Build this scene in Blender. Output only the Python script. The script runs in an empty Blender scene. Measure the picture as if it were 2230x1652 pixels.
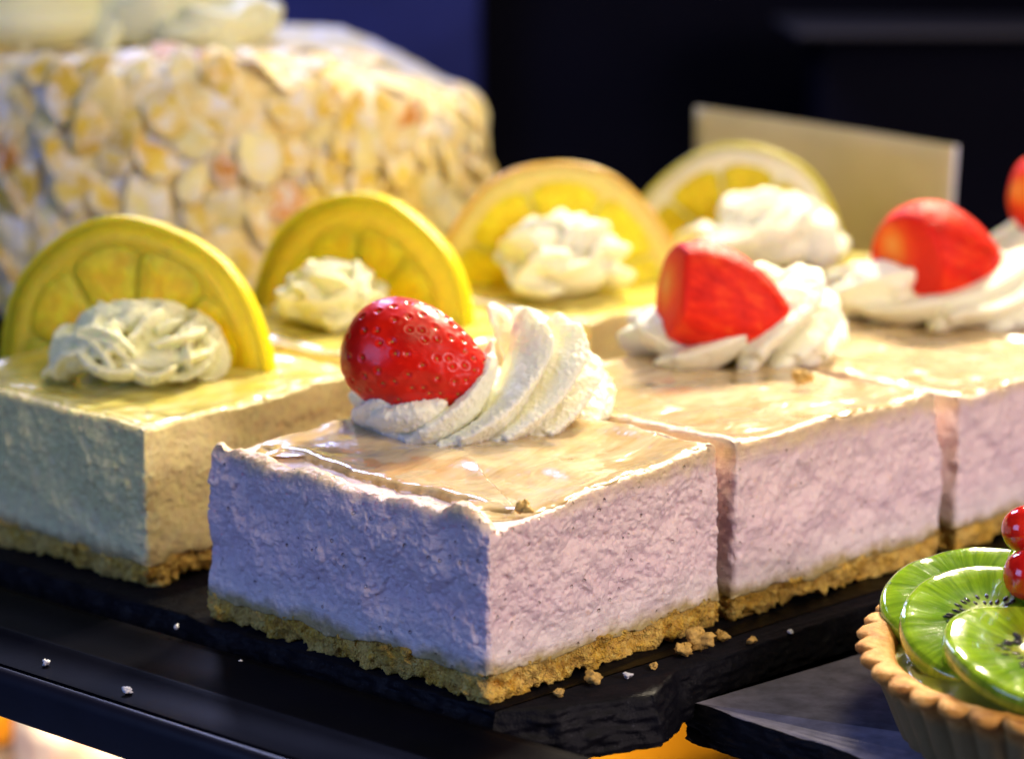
import bpy, bmesh, math, random
import numpy as np
from mathutils import Vector, Matrix, Euler

SC = bpy.context.scene
COL = SC.collection
CM = 0.01
random.seed(7)
RNG = np.random.default_rng(11)

# ------------------------------------------------------------------ camera
cam_d = bpy.data.cameras.new("camera")
cam = bpy.data.objects.new("camera", cam_d)
COL.objects.link(cam)
cam.location = (0, 0, 22.8 * CM)
cam.rotation_euler = (math.radians(90 - 11.81), 0, 0)
cam_d.sensor_width = 36
cam_d.lens = 36 * 5385 / 2229
cam_d.clip_start = 0.02
cam_d.clip_end = 30
cam_d.dof.use_dof = True
cam_d.dof.focus_distance = 71.5 * CM
cam_d.dof.aperture_fstop = 7.4
SC.camera = cam

# ------------------------------------------------------------------ world, lamps, exposure
w = bpy.data.worlds.new("World")
SC.world = w
w.use_nodes = True
w.node_tree.nodes["Background"].inputs[0].default_value = (0.30, 0.34, 0.65, 1)
w.node_tree.nodes["Background"].inputs[1].default_value = 0.035


def lamp(name, loc, target, size, watts, color, shape='SQUARE', size_y=None, spread=None):
    d = bpy.data.lights.new(name, 'AREA')
    d.shape = shape
    d.size = size * CM
    if size_y:
        d.size_y = size_y * CM
    d.energy = watts
    d.color = color
    if spread:
        d.spread = math.radians(spread)
    o = bpy.data.objects.new(name, d)
    COL.objects.link(o)
    L = Vector(loc) * CM
    o.location = L
    o.rotation_euler = (Vector(target) * CM - L).to_track_quat('-Z', 'Y').to_euler()
    return o


lamp("window_light", (-95, 0, 38), (-4, 80, 3), 60, 6.0, (0.27, 0.42, 1.0))
lamp("room_light", (85, 5, 45), (4, 80, 3), 40, 9.3, (1.0, 0.82, 0.84))
lamp("case_light", (22, 50, 82), (-5, 92, 6), 26, 2.7, (1.0, 0.86, 0.52))
lamp("case_tube", (-20, 150, 62), (-10, 112, 12), 8, 5.5, (0.50, 0.55, 1.0), 'RECTANGLE', 40)
for i, (x, y, z) in enumerate([(28, 152, 66), (34, 150, 70), (25, 150, 73), (38, 156, 77), (31, 148, 81)]):
    lamp("case_spot", (x, y, z), (6, 78, 5), 3.2, 0.42, (1.0, 0.86, 0.62), 'DISK', None, 44)
lamp("lower_shelf_light", (-14, 104, -4), (-14, 112, -18), 14, 1.9, (1.0, 0.80, 0.45))

SC.view_settings.view_transform = 'Standard'
SC.view_settings.look = 'None'
SC.view_settings.exposure = -0.1
SC.view_settings.gamma = 1.0
SC.view_settings.use_curve_mapping = False
SC.cycles.use_denoising = True
SC.cycles.max_bounces = 8
SC.cycles.transparent_max_bounces = 8

# ------------------------------------------------------------------ noise
_perm = np.random.default_rng(5).permutation(256).astype(np.int64)
_perm = np.concatenate([_perm, _perm])
_g = np.random.default_rng(6).normal(size=(256, 3))
_g /= np.linalg.norm(_g, axis=1)[:, None]


def pn(p):
    p = np.asarray(p, float)
    i = np.floor(p).astype(np.int64)
    f = p - i
    u = f * f * f * (f * (f * 6 - 15) + 10)
    i &= 255
    out = 0
    for dx in (0, 1):
        wx = u[:, 0] if dx else 1 - u[:, 0]
        a = _perm[(i[:, 0] + dx) & 255]
        for dy in (0, 1):
            wy = u[:, 1] if dy else 1 - u[:, 1]
            b = _perm[(a + i[:, 1] + dy) & 255]
            for dz in (0, 1):
                wz = u[:, 2] if dz else 1 - u[:, 2]
                c = _perm[(b + i[:, 2] + dz) & 255]
                g = _g[c]
                out = out + wx * wy * wz * (g[:, 0] * (f[:, 0] - dx) + g[:, 1] * (f[:, 1] - dy) + g[:, 2] * (f[:, 2] - dz))
    return out * 1.5


def fbm(p, sc, oc=4, off=0.0, gain=0.5):
    p = np.asarray(p, float) * sc + off
    a, s, t = 1.0, 0, 0
    for _ in range(oc):
        s = s + a * pn(p)
        t += a
        p = p * 2.03 + 17.3
        a *= gain
    return s / t * 1.4


def sstep(a, b, x):
    t = np.clip((x - a) / (b - a), 0, 1)
    return t * t * (3 - 2 * t)


# ------------------------------------------------------------------ mesh helpers
def mk(name, V, F, mats, parent=None, smooth=True, mi=None, recalc=False):
    """V (n,3) in cm, F list of equal-length index arrays (or several arrays)."""
    V = np.asarray(V, float) * CM
    if not isinstance(F, (list, tuple)):
        F = [F]
    F = [np.asarray(f, dtype=np.int32) for f in F if len(f)]
    me = bpy.data.meshes.new(name)
    me.vertices.add(len(V))
    me.vertices.foreach_set("co", V.astype(np.float32).ravel())
    tot = np.concatenate([np.full(len(f), f.shape[1], dtype=np.int32) for f in F])
    start = np.concatenate([[0], np.cumsum(tot)[:-1]]).astype(np.int32)
    loops = np.concatenate([f.ravel() for f in F]).astype(np.int32)
    me.loops.add(len(loops))
    me.loops.foreach_set("vertex_index", loops)
    me.polygons.add(len(tot))
    me.polygons.foreach_set("loop_start", start)
    me.polygons.foreach_set("loop_total", tot)
    if smooth:
        me.polygons.foreach_set("use_smooth", np.ones(len(tot), dtype=bool))
    if not isinstance(mats, (list, tuple)):
        mats = [mats]
    for m in mats:
        me.materials.append(m)
    if mi is not None:
        me.polygons.foreach_set("material_index", np.asarray(mi, dtype=np.int32))
    me.update(calc_edges=True)
    me.validate()
    if recalc:
        b = bmesh.new()
        b.from_mesh(me)
        bmesh.ops.recalc_face_normals(b, faces=b.faces)
        b.to_mesh(me)
        b.free()
    o = bpy.data.objects.new(name, me)
    COL.objects.link(o)
    if parent:
        o.parent = parent
    return o


def grid_faces(rows, n, closed=True):
    """quads between successive rings of n verts"""
    i = np.arange(rows - 1)[:, None] * n
    j = np.arange(n if closed else n - 1)[None, :]
    k = (j + 1) % n
    return np.stack([i + j, i + k, i + n + k, i + n + j], -1).reshape(-1, 4)


def fan(n, base, tip, flip=False):
    j = np.arange(n)
    k = (j + 1) % n
    a = np.stack([base + j, base + k, np.full(n, tip)], -1)
    return a[:, ::-1] if flip else a


def thing(name, label, cat, loc=(0, 0, 0), rot=(0, 0, 0), group=None):
    o = bpy.data.objects.new(name, None)
    o.empty_display_size = 0.01
    COL.objects.link(o)
    o.location = Vector(loc) * CM
    o.rotation_euler = rot
    tag(o, label, cat, group)
    return o


def tag(o, label=None, cat=None, group=None, kind=None):
    if label:
        o["label"] = label
    if cat:
        o["category"] = cat
    if group:
        o["group"] = group
    if kind:
        o["kind"] = kind
    return o


# ------------------------------------------------------------------ materials
class M:
    def __init__(s, name):
        s.m = bpy.data.materials.new(name)
        s.m.use_nodes = True
        s.t = s.m.node_tree
        s.b = s.t.nodes["Principled BSDF"]
        tc = s.t.nodes.new("ShaderNodeTexCoord")
        mp = s.t.nodes.new("ShaderNodeVectorMath")
        mp.operation = 'SCALE'
        mp.inputs[3].default_value = 100.0
        s.t.links.new(tc.outputs["Object"], mp.inputs[0])
        oi = s.t.nodes.new("ShaderNodeObjectInfo")
        sc = s.t.nodes.new("ShaderNodeMath")
        sc.operation = 'MULTIPLY'
        sc.inputs[1].default_value = 37.0
        s.t.links.new(oi.outputs["Random"], sc.inputs[0])
        ad = s.t.nodes.new("ShaderNodeVectorMath")
        ad.operation = 'ADD'
        s.t.links.new(mp.outputs[0], ad.inputs[0])
        s.t.links.new(sc.outputs[0], ad.inputs[1])
        s.raw = mp.outputs[0]
        s.vec = ad.outputs[0]
        s.rnd = oi.outputs["Random"]
        s.h = None

    def set(s, **k):
        al = dict(color="Base Color", rough="Roughness", sss="Subsurface Weight", sr="Subsurface Radius", ss="Subsurface Scale",
                  coat="Coat Weight", cr="Coat Roughness", tr="Transmission Weight", ior="IOR", spec="Specular IOR Level",
                  metal="Metallic", em="Emission Color", es="Emission Strength", sheen="Sheen Weight")
        for a, v in k.items():
            i = s.b.inputs[al[a]]
            if hasattr(v, "is_output"):
                s.t.links.new(v, i)
            elif a in ("color", "em"):
                i.default_value = (*v, 1)
            else:
                i.default_value = v
        return s

    def noise(s, scale, det=4, rough=0.55, vec=None, stretch=None, dist=0.0):
        n = s.t.nodes.new("ShaderNodeTexNoise")
        n.inputs["Scale"].default_value = scale
        n.inputs["Detail"].default_value = det
        n.inputs["Roughness"].default_value = rough
        n.inputs["Distortion"].default_value = dist
        v = vec or s.vec
        if stretch:
            m = s.t.nodes.new("ShaderNodeVectorMath")
            m.operation = 'MULTIPLY'
            m.inputs[1].default_value = stretch
            s.t.links.new(v, m.inputs[0])
            v = m.outputs[0]
        s.t.links.new(v, n.inputs["Vector"])
        return n.outputs["Fac"]

    def voro(s, scale, feat='F1'):
        n = s.t.nodes.new("ShaderNodeTexVoronoi")
        n.feature = feat
        n.inputs["Scale"].default_value = scale
        s.t.links.new(s.vec, n.inputs["Vector"])
        return n.outputs["Distance"]

    def ramp(s, fac, stops, interp='LINEAR'):
        r = s.t.nodes.new("ShaderNodeValToRGB")
        r.color_ramp.interpolation = interp
        e = r.color_ramp.elements
        while len(e) > len(stops):
            e.remove(e[-1])
        while len(e) < len(stops):
            e.new(0.5)
        for k, (p, c) in enumerate(stops):
            e[k].position = p
            e[k].color = (c, c, c, 1) if isinstance(c, (int, float)) else (*c, 1)
        s.t.links.new(fac, r.inputs[0])
        return r.outputs[0]

    def math(s, op, a, b=None, c=None):
        n = s.t.nodes.new("ShaderNodeMath")
        n.operation = op
        for i, v in enumerate((a, b, c)):
            if v is None:
                continue
            if hasattr(v, "is_output"):
                s.t.links.new(v, n.inputs[i])
            else:
                n.inputs[i].default_value = v
        return n.outputs[0]

    def maprange(s, v, a, b, c=0.0, d=1.0):
        n = s.t.nodes.new("ShaderNodeMapRange")
        n.interpolation_type = 'SMOOTHSTEP'
        for i, q in enumerate((v, a, b, c, d)):
            if hasattr(q, "is_output"):
                s.t.links.new(q, n.inputs[i])
            else:
                n.inputs[i].default_value = q
        return n.outputs[0]

    def mix(s, fac, a, b, mode='MIX'):
        n = s.t.nodes.new("ShaderNodeMix")
        n.data_type = 'RGBA'
        n.blend_type = mode
        for idx, v in ((0, fac), (6, a), (7, b)):
            if hasattr(v, "is_output"):
                s.t.links.new(v, n.inputs[idx])
            elif idx == 0:
                n.inputs[0].default_value = v
            else:
                n.inputs[idx].default_value = (*v, 1)
        return n.outputs[2]

    def xyz(s, raw=True):
        n = s.t.nodes.new("ShaderNodeSeparateXYZ")
        s.t.links.new(s.raw if raw else s.vec, n.inputs[0])
        return n.outputs

    def bump(s, h, dist_cm, strength=1.0):
        n = s.t.nodes.new("ShaderNodeBump")
        n.inputs["Strength"].default_value = strength
        n.inputs["Distance"].default_value = dist_cm * CM
        s.t.links.new(h, n.inputs["Height"])
        if s.h:
            s.t.links.new(s.h, n.inputs["Normal"])
        s.h = n.outputs[0]
        s.t.links.new(s.h, s.b.inputs["Normal"])
        return s


def mousse_mat(name, low, mid, high, top):
    m = M(name)
    x, y, z = m.xyz()
    nz = m.noise(1.1, 3)
    zz = m.math('ADD', z, m.math('MULTIPLY', m.math('SUBTRACT', nz, 0.5), 0.9))
    c = m.ramp(m.math('DIVIDE', zz, 6.0), [(0.150, (0.50, 0.40, 0.17)), (0.215, low), (0.40, mid), (0.80, high), (0.89, top)])
    blot = m.ramp(m.noise(2.2, 5, 0.6), [(0.36, (0.90, 0.86, 0.90)), (0.58, (1, 1, 1))])
    c = m.mix(1.0, c, blot, 'MULTIPLY')
    fine = m.ramp(m.noise(9, 3, 0.6), [(0.30, (0.78, 0.72, 0.78)), (0.46, (1, 1, 1))])
    c = m.mix(0.4, c, fine, 'MULTIPLY')
    fl = m.ramp(m.noise(4.2, 3, 0.6), [(0.62, 0.0), (0.70, 1.0)])
    c = m.mix(m.math('MULTIPLY', fl, 0.35), c, (0.88, 0.58, 0.34))
    m.set(color=c, rough=0.40, sss=0.20, sr=(1.0, 0.65, 0.5), ss=0.0030, spec=0.5)
    amt = m.math('MULTIPLY', m.maprange(z, 1.2, 2.6, 0.35, 1.0), m.maprange(m.noise(0.55, 3), 0.38, 0.60, 0.30, 1.0))
    m.bump(m.noise(1.5, 5, 0.6, stretch=(0.4, 0.4, 2.6), dist=0.5), 0.045)
    m.bump(m.math('MULTIPLY', m.noise(4.4, 5, 0.6, dist=0.3), amt), 0.042)
    sv = m.t.nodes.new("ShaderNodeTexVoronoi")
    sv.feature = 'SMOOTH_F1'
    sv.inputs["Scale"].default_value = 4.2
    sv.inputs["Smoothness"].default_value = 0.5
    m.t.links.new(m.vec, sv.inputs["Vector"])
    m.bump(m.math('MULTIPLY', m.math('SUBTRACT', 1.0, sv.outputs["Distance"]), amt), 0.035)
    m.bump(m.noise(12, 3, 0.6), 0.02)
    m.bump(m.ramp(m.voro(1.9), [(0.06, 0.0), (0.12, 1.0)]), 0.16, 1.0)
    return m.m


MOUSSE_P = mousse_mat("strawberry_mousse", (0.90, 0.78, 0.76), (0.88, 0.69, 0.71), (0.87, 0.68, 0.66), (0.78, 0.60, 0.36))
MOUSSE_Y = mousse_mat("lemon_mousse", (0.97, 0.86, 0.42), (0.97, 0.84, 0.36), (0.97, 0.84, 0.34), (0.97, 0.84, 0.34))


def biscuit_mat():
    m = M("biscuit")
    x, y, z = m.xyz()
    c = m.ramp(m.noise(4.5, 6, 0.7), [(0.26, (0.34, 0.15, 0.02)), (0.40, (0.66, 0.36, 0.06)), (0.52, (0.90, 0.54, 0.06)), (0.64, (0.95, 0.72, 0.20))])
    big = m.maprange(m.noise(0.75, 3), 0.40, 0.60)
    c = m.mix(m.math('MULTIPLY', big, 0.5), c, (0.92, 0.66, 0.20))
    soak = m.maprange(m.math('ADD', z, m.math('MULTIPLY', m.noise(1.3, 3), 0.9)), 1.15, 1.5)
    c = m.mix(m.math('MULTIPLY', soak, 0.7), c, (0.44, 0.28, 0.07))
    m.set(color=c, rough=0.75, sss=0.1, sr=(1, 0.5, 0.2), ss=0.002, spec=0.3)
    m.bump(m.math('MULTIPLY', m.noise(4.0, 6, 0.68), m.maprange(m.noise(0.9, 2), 0.35, 0.6, 0.35, 1.0)), 0.26)
    m.bump(m.voro(16), 0.05)
    return m.m


BISCUIT = biscuit_mat()


def glaze_mat(name, a, b, c3):
    m = M(name)
    n = m.noise(0.55, 5, 0.6, stretch=(0.5, 1.6, 1), dist=1.4)
    c = m.ramp(n, [(0.30, a), (0.5, b), (0.68, c3)])
    m.set(color=c, rough=0.22, sss=0.25, sr=(1, 0.7, 0.3), ss=0.0025, coat=1.0, cr=0.03)
    m.bump(m.noise(0.7, 3, 0.5, stretch=(0.6, 1.5, 1), dist=0.8), 0.10)
    m.bump(m.noise(3.0, 3, 0.5), 0.012)
    return m.m


GLAZE_P = glaze_mat("amber_glaze", (0.50, 0.33, 0.12), (0.64, 0.47, 0.24), (0.70, 0.54, 0.32))
GLAZE_Y = glaze_mat("lemon_glaze", (0.82, 0.66, 0.10), (0.88, 0.76, 0.20), (0.92, 0.82, 0.34))


def cream_mat(name, col, fold, grain):
    m = M(name)
    geo = m.t.nodes.new("ShaderNodeNewGeometry")
    m.set(color=col, rough=0.48, sss=0.45, sr=(1.0, 0.85, 0.35), ss=0.0045, spec=0.4)
    m.bump(m.noise(grain, 4, 0.6), 0.035)
    m.bump(m.noise(22, 3, 0.6), 0.02)
    return m.m


CREAM = cream_mat("whipped_cream", (0.97, 0.95, 0.72), None, 4)
CREAM_Y = cream_mat("vanilla_cream", (0.96, 0.94, 0.58), None, 4)


def simple(name, col, rough=0.5, var=0.0, nscale=3, bump=0.0, bscale=8, **k):
    m = M(name)
    c = col
    if var:
        d = tuple(v * (1 - var) for v in col)
        c = m.ramp(m.noise(nscale, 5, 0.6), [(0.35, d), (0.65, col)])
    m.set(color=c, rough=rough, **k)
    if bump:
        m.bump(m.noise(bscale, 5, 0.6), bump)
    return m.m


def berry_mat():
    m = M("strawberry_skin")
    x, y, z = m.xyz()
    n = m.noise(1.0, 3)
    c = m.ramp(n, [(0.3, (0.48, 0.003, 0.001)), (0.62, (0.72, 0.010, 0.001))])
    m.set(color=c, rough=0.33, sss=0.12, sr=(1, 0.15, 0.08), ss=0.002, coat=0.12, cr=0.2, spec=0.35)
    m.bump(m.noise(5, 3), 0.012)
    return m.m


BERRY = berry_mat()


def berry_matte():
    m = M("strawberry_soft_skin")
    c = m.ramp(m.noise(1.4, 5, 0.65, stretch=(0.6, 1.6, 1.6)), [(0.32, (0.58, 0.005, 0.002)), (0.54, (0.80, 0.020, 0.003)), (0.72, (0.88, 0.09, 0.01))])
    m.set(color=c, rough=0.55, sss=0.25, sr=(1, 0.2, 0.1), ss=0.003, spec=0.22)
    m.bump(m.noise(2.4, 4, 0.6), 0.10)
    m.bump(m.noise(9, 3, 0.6), 0.02)
    return m.m


BERRY_M = berry_matte()
SEED = simple("strawberry_seed", (0.62, 0.36, 0.04), 0.4, 0.5, 9)


def flesh_mat():
    m = M("strawberry_flesh")
    c = m.ramp(m.noise(1.5, 5, 0.65, stretch=(0.5, 2.2, 2.2)), [(0.3, (0.60, 0.008, 0.003)), (0.5, (0.76, 0.02, 0.005)), (0.68, (0.88, 0.12, 0.03))])
    m.set(color=c, rough=0.5, sss=0.25, sr=(1, 0.2, 0.1), ss=0.002, spec=0.25)
    m.bump(m.noise(3, 5, stretch=(0.6, 2, 2)), 0.08)
    return m.m


FLESH = flesh_mat()
def core_mat():
    m = M("strawberry_core")
    x, y, z = m.xyz()
    r = m.math('SQRT', m.math('ADD', m.math('MULTIPLY', y, y), m.math('MULTIPLY', z, z)))
    r = m.math('ADD', r, m.math('MULTIPLY', m.math('SUBTRACT', m.noise(1.6, 3), 0.5), 0.5))
    c = m.ramp(m.math('DIVIDE', r, 2.4), [(0.04, (0.90, 0.34, 0.06)), (0.20, (0.88, 0.18, 0.015)), (0.38, (0.84, 0.05, 0.005)), (0.55, (0.74, 0.015, 0.003))])
    m.set(color=c, rough=0.5, sss=0.3, sr=(1, 0.3, 0.1), ss=0.003, spec=0.25)
    m.bump(m.noise(3, 3), 0.03)
    return m.m


CORE = core_mat()

RIND_Y = simple("lemon_rind", (0.97, 0.77, 0.0), 0.36, 0.10, 1.2, 0.03, 11, spec=0.35, sss=0.4, sr=(1, 0.7, 0.1), ss=0.006)
RIND_O = simple("orange_rind", (0.94, 0.55, 0.05), 0.36, 0.25, 0.5, 0.03, 9, coat=0.3, cr=0.2)
RIND_P = simple("pale_lemon_rind", (0.62, 0.56, 0.03), 0.36, 0.15, 1.2, 0.03, 9, coat=0.2, cr=0.2)
PITH_Y = simple("lemon_pith", (0.95, 0.74, 0.02), 0.45, 0.12, 2.0, 0.03, 7, spec=0.3, sss=0.6, sr=(1, 0.8, 0.2), ss=0.012)
PITH_W = simple("white_pith", (0.86, 0.80, 0.55), 0.5, 0.1, 2.0, 0.03, 7, sss=0.3, sr=(1, 0.8, 0.4), ss=0.003)
PITH_O = simple("orange_pith", (0.93, 0.76, 0.20), 0.5, 0.1, 2.0, 0.03, 7, spec=0.3, sss=0.5, sr=(1, 0.8, 0.3), ss=0.008)


def pulp_mat(name, a, b):
    m = M(name)
    c = m.ramp(m.noise(2.2, 4, 0.6, stretch=(1, 1, 1)), [(0.3, a), (0.7, b)])
    x, y, z = m.xyz()
    cv = m.t.nodes.new("ShaderNodeCombineXYZ")
    m.t.links.new(m.math('MULTIPLY', m.math('ARCTAN2', z, x), 9.0), cv.inputs[0])
    rr = m.math('SQRT', m.math('ADD', m.math('MULTIPLY', x, x), m.math('MULTIPLY', z, z)))
    m.t.links.new(m.math('MULTIPLY', rr, 1.6), cv.inputs[1])
    sac = m.noise(1.0, 3, 0.6, vec=cv.outputs[0])
    c = m.mix(1.0, c, m.ramp(sac, [(0.36, (0.90, 0.88, 0.6)), (0.6, (1.06, 1.08, 1.4))]), 'MULTIPLY')
    m.set(color=c, rough=0.42, sss=0.6, sr=(1, 0.75, 0.12), ss=0.010, spec=0.25)
    m.bump(sac, 0.05)
    return m.m


PULP_Y = pulp_mat("lemon_pulp", (0.92, 0.68, 0.003), (0.97, 0.80, 0.015))
PULP_O = pulp_mat("orange_pulp", (0.86, 0.68, 0.006), (0.94, 0.80, 0.03))
PULP_D = pulp_mat("deep_lemon_pulp", (0.60, 0.48, 0.008), (0.74, 0.62, 0.02))


def slate_mat(name, base, rough, bd):
    m = M(name)
    c = m.ramp(m.noise(1.2, 5, 0.6), [(0.35, tuple(v * 0.6 for v in base)), (0.65, base)])
    specks = m.ramp(m.noise(9, 2, 0.5), [(0.70, 0.0), (0.76, 1.0)])
    c = m.mix(m.math('MULTIPLY', specks, 0.25), c, (0.15, 0.15, 0.18))
    m.set(color=c, rough=m.ramp(m.noise(2.0, 4), [(0.3, rough - 0.08), (0.7, rough + 0.1)]), spec=0.12)
    m.bump(m.noise(1.6, 6, 0.7), bd)
    m.bump(m.noise(14, 3, 0.6, stretch=(1, 0.3, 1)), bd * 0.25)
    return m.m


SLATE = slate_mat("dark_slate", (0.0045, 0.0045, 0.008), 0.5, 0.06)
SLATE_B = slate_mat("grey_slate", (0.25, 0.235, 0.30), 0.5, 0.012)
RAIL = simple("black_plastic", (0.004, 0.004, 0.008), 0.40, 0.3, 0.5, 0.006, 2.0, spec=0.12)


# ------------------------------------------------------------------ cheesecake slices
def perimeter(wd, dp, rad, fine, mid):
    """closed outline of a rounded w x d rectangle; sides: 0 = b==0 (right face), 3 = a==0 (left face)"""
    segs = []
    def line(p, q, st):
        n = max(2, int(math.dist(p, q) / st))
        for k in range(n):
            t = k / n
            segs.append((p[0] + (q[0] - p[0]) * t, p[1] + (q[1] - p[1]) * t))
    def arc(cx, cy, a0, st):
        n = max(4, int(rad * math.pi / 2 / st))
        for k in range(n):
            a = a0 + math.pi / 2 * k / n
            segs.append((cx + rad * math.cos(a), cy + rad * math.sin(a)))
    r = rad
    line((r, 0), (wd - r, 0), fine)
    arc(wd - r, r, -math.pi / 2, fine)
    line((wd, r), (wd, dp - r), mid)
    arc(wd - r, dp - r, 0, mid)
    line((wd - r, dp), (r, dp), mid)
    arc(r, dp - r, math.pi / 2, fine)
    line((0, dp - r), (0, r), fine)
    arc(r, r, math.pi, fine)
    P = np.array(segs)
    T = np.roll(P, -1, 0) - np.roll(P, 1, 0)
    T /= np.linalg.norm(T, axis=1)[:, None]
    N = np.stack([T[:, 1], -T[:, 0]], 1)
    return P, N


def cheesecake(K, ang, wd, dp, hz, kind, label, fine=0.05, seed=0.0, lip=0.0, flare=0.3):
    """K = near bottom corner; hz = top heights at corners (K, along right, far, along left)"""
    root = thing("cheesecake_slice", label, "cake slice", (K[0], K[1], 0), (0, 0, math.radians(ang)),
                 "strawberry cheesecake slices" if kind == 'p' else "lemon cheesecake slices")
    MO, GL = (MOUSSE_P, GLAZE_P) if kind == 'p' else (MOUSSE_Y, GLAZE_Y)
    C = np.array([wd / 2, dp / 2])

    def ztop(xy):
        a = np.clip(xy[:, 0] / wd, 0, 1)
        b = np.clip(xy[:, 1] / dp, 0, 1)
        z = hz[0] * (1 - a) * (1 - b) + hz[1] * a * (1 - b) + hz[2] * a * b + hz[3] * (1 - a) * b
        p3 = np.c_[xy, np.full(len(xy), seed)]
        z = z + 0.20 * fbm(p3, 0.32, 3)
        d = np.minimum(np.minimum(xy[:, 0], xy[:, 1]), np.minimum(wd - xy[:, 0], dp - xy[:, 1]))
        z = z - 0.10 * sstep(0.1, 1.6, d)
        if lip:
            z = z + lip * np.exp(-((xy[:, 0] - 0.32) / 0.34) ** 2) * (0.80 + 0.9 * fbm(p3, 0.7, 2, 3.3)) * sstep(0.3, 1.2, xy[:, 1] + 0.3)
        return z

    # --- mousse body
    P, N = perimeter(wd, dp, 0.32, fine, fine * 5)
    n = len(P)
    s3 = np.c_[P, np.full(n, seed)]
    zb = 0.85 + 0.30 * fbm(s3, 0.35, 3, 9.1) + 0.10 * fbm(s3, 1.6, 2, 4.4)
    inset_top = 0.30
    rows = []
    nside = max(24, int(4.6 / fine))
    lw = sstep(1.0, 0.1, P[:, 0]) * (1.0 if lip else 0.25)
    rows.append((np.full(n, 0.8), zb + 0.02))
    zt = ztop(P - N * inset_top)
    for t in np.linspace(0, 1, nside):
        z = zb + (zt - 0.16 - 0.16 * lw - zb) * t
        ins = 0.04 + flare * (z / 5.3) ** 1.3 * np.ones(n)
        rows.append((ins, z))
    base_in = rows[-1][0]
    for k in range(1, 7):
        a = math.pi / 2 * k / 6
        rows.append((base_in + (0.20 + 0.22 * lw) * (1 - math.cos(a)), zt - 0.16 - 0.16 * lw + (0.16 + 0.16 * lw) * math.sin(a)))
    V = [np.c_[P - N * r[0][:, None], r[1]] for r in rows]
    inner = V[-1][:, :2]
    for k in np.linspace(0, 1, int(26 if fine > 0.08 else 44))[1:-1]:
        kk = k ** 1.25
        xy = inner * (1 - kk) + C * kk
        V.append(np.c_[xy, ztop(xy)])
    R = len(V)
    V = np.concatenate(V)
    nr = np.tile(N, (R, 1))
    ring = np.repeat(np.arange(R), n)
    side = ((ring >= 1) & (ring <= nside + 3)).astype(float)
    # outward roughness on the cut faces
    pp = V + seed * 7.7
    d = 0.26 * fbm(pp, 0.45, 3) + 0.05 * fbm(pp, 1.7, 3, 5.0) + 0.012 * fbm(pp, 5.0, 2, 8.0) - 0.04 * (1 - np.abs(fbm(pp, 2.4, 2, 41.0))) ** 6
    pit = sstep(0.33, 0.62, fbm(pp, 2.6, 2, 21.0))
    d = d - 0.04 * pit - 0.06 * sstep(0.42, 0.6, fbm(pp, 5.5, 1, 2.0))
    lump = sstep(0.30, 0.65, fbm(pp, 1.5, 2, 31.0))
    d = d + 0.06 * lump
    smoothz = (sstep(1.0, 2.4, V[:, 2]) * 0.65 + 0.35) * (1 - 0.6 * sstep(4.5, 5.1, V[:, 2]))
    V[:, 0] += nr[:, 0] * d * side * smoothz
    V[:, 1] += nr[:, 1] * d * side * smoothz
    topm = (ring > nside - 1)
    edge = np.exp(-((ring - nside - 3) / 5.0) ** 2) * topm
    V[:, 2] += edge * (0.05 * fbm(pp, 1.3, 3, 11.0) + 0.012 * fbm(pp, 5, 2))
    if lip:
        lm = sstep(1.1, 0.5, V[:, 0]) * topm
        V[:, 2] += lm * (0.10 * fbm(pp, 1.1, 3, 1.0) + 0.012 * fbm(pp, 5, 3))
    tip = len(V)
    V = np.concatenate([V, [[C[0], C[1], ztop(C[None])[0]]]])
    mk("mousse", V, [grid_faces(R, n), fan(n, (R - 1) * n, tip)], MO, root)

    # --- biscuit base
    f2 = fine * 1.15
    P, N = perimeter(wd, dp, 0.25, f2, f2 * 4)
    n = len(P)
    s3 = np.c_[P, np.full(n, seed)]
    ztb = 0.85 + 0.30 * fbm(s3, 0.35, 3, 9.1) + 0.10 * fbm(s3, 1.6, 2, 4.4) + 0.10
    zbot = np.clip(0.42 * fbm(s3, 0.8, 3, 1.1) + 0.22 * fbm(s3, 3.0, 3, 6.1) + 0.03, 0.0, 0.6)
    k_in = np.ones(n) * 0.9
    V = [np.c_[P - N * 1.6, np.full(n, 0.02)], np.c_[P - N * 0.5, zbot + 0.04]]
    ns = max(12, int(1.1 / f2))
    for t in np.linspace(0, 1, ns):
        z = zbot + (ztb - zbot) * t
        V.append(np.c_[P - N * (0.12 + 0.10 * (1 - t) ** 3 + 0.03 * t), z])
    V.append(np.c_[P - N * 0.6, ztb + 0.05])
    V.append(np.c_[P - N * 1.6, ztb + 0.05])
    R = len(V)
    V = np.concatenate(V)
    ring = np.repeat(np.arange(R), n)
    side = ((ring >= 2) & (ring <= ns + 1)).astype(float)
    nr = np.tile(N, (R, 1))
    pp = V + seed * 3.1
    d = 0.16 * fbm(pp, 0.7, 2) + 0.26 * fbm(pp, 1.6, 4, 7.0, 0.6) + 0.08 * np.abs(fbm(pp, 7.5, 3, 8.0, 0.7)) \
        - 0.10 * sstep(0.3, 0.55, fbm(pp, 4.0, 2, 12.0)) - 0.28 * sstep(0.28, 0.6, fbm(pp, 1.2, 3, 52.0))
    V[:, 0] += nr[:, 0] * d * side
    V[:, 1] += nr[:, 1] * d * side
    V[:, 2] += side * 0.06 * fbm(pp, 6, 3, 2.2)
    V[:, 2] = np.maximum(V[:, 2], 0.01)
    mk("biscuit_base", V, grid_faces(R, n), BISCUIT, root)

    # --- glaze
    f3 = max(fine * 1.6, 0.1)
    P, N = perimeter(wd, dp, 0.9, f3, f3 * 2)
    n = len(P)
    s3 = np.c_[P, np.full(n, seed)]
    leftw = sstep(2.4, 0.2, P[:, 0])
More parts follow.
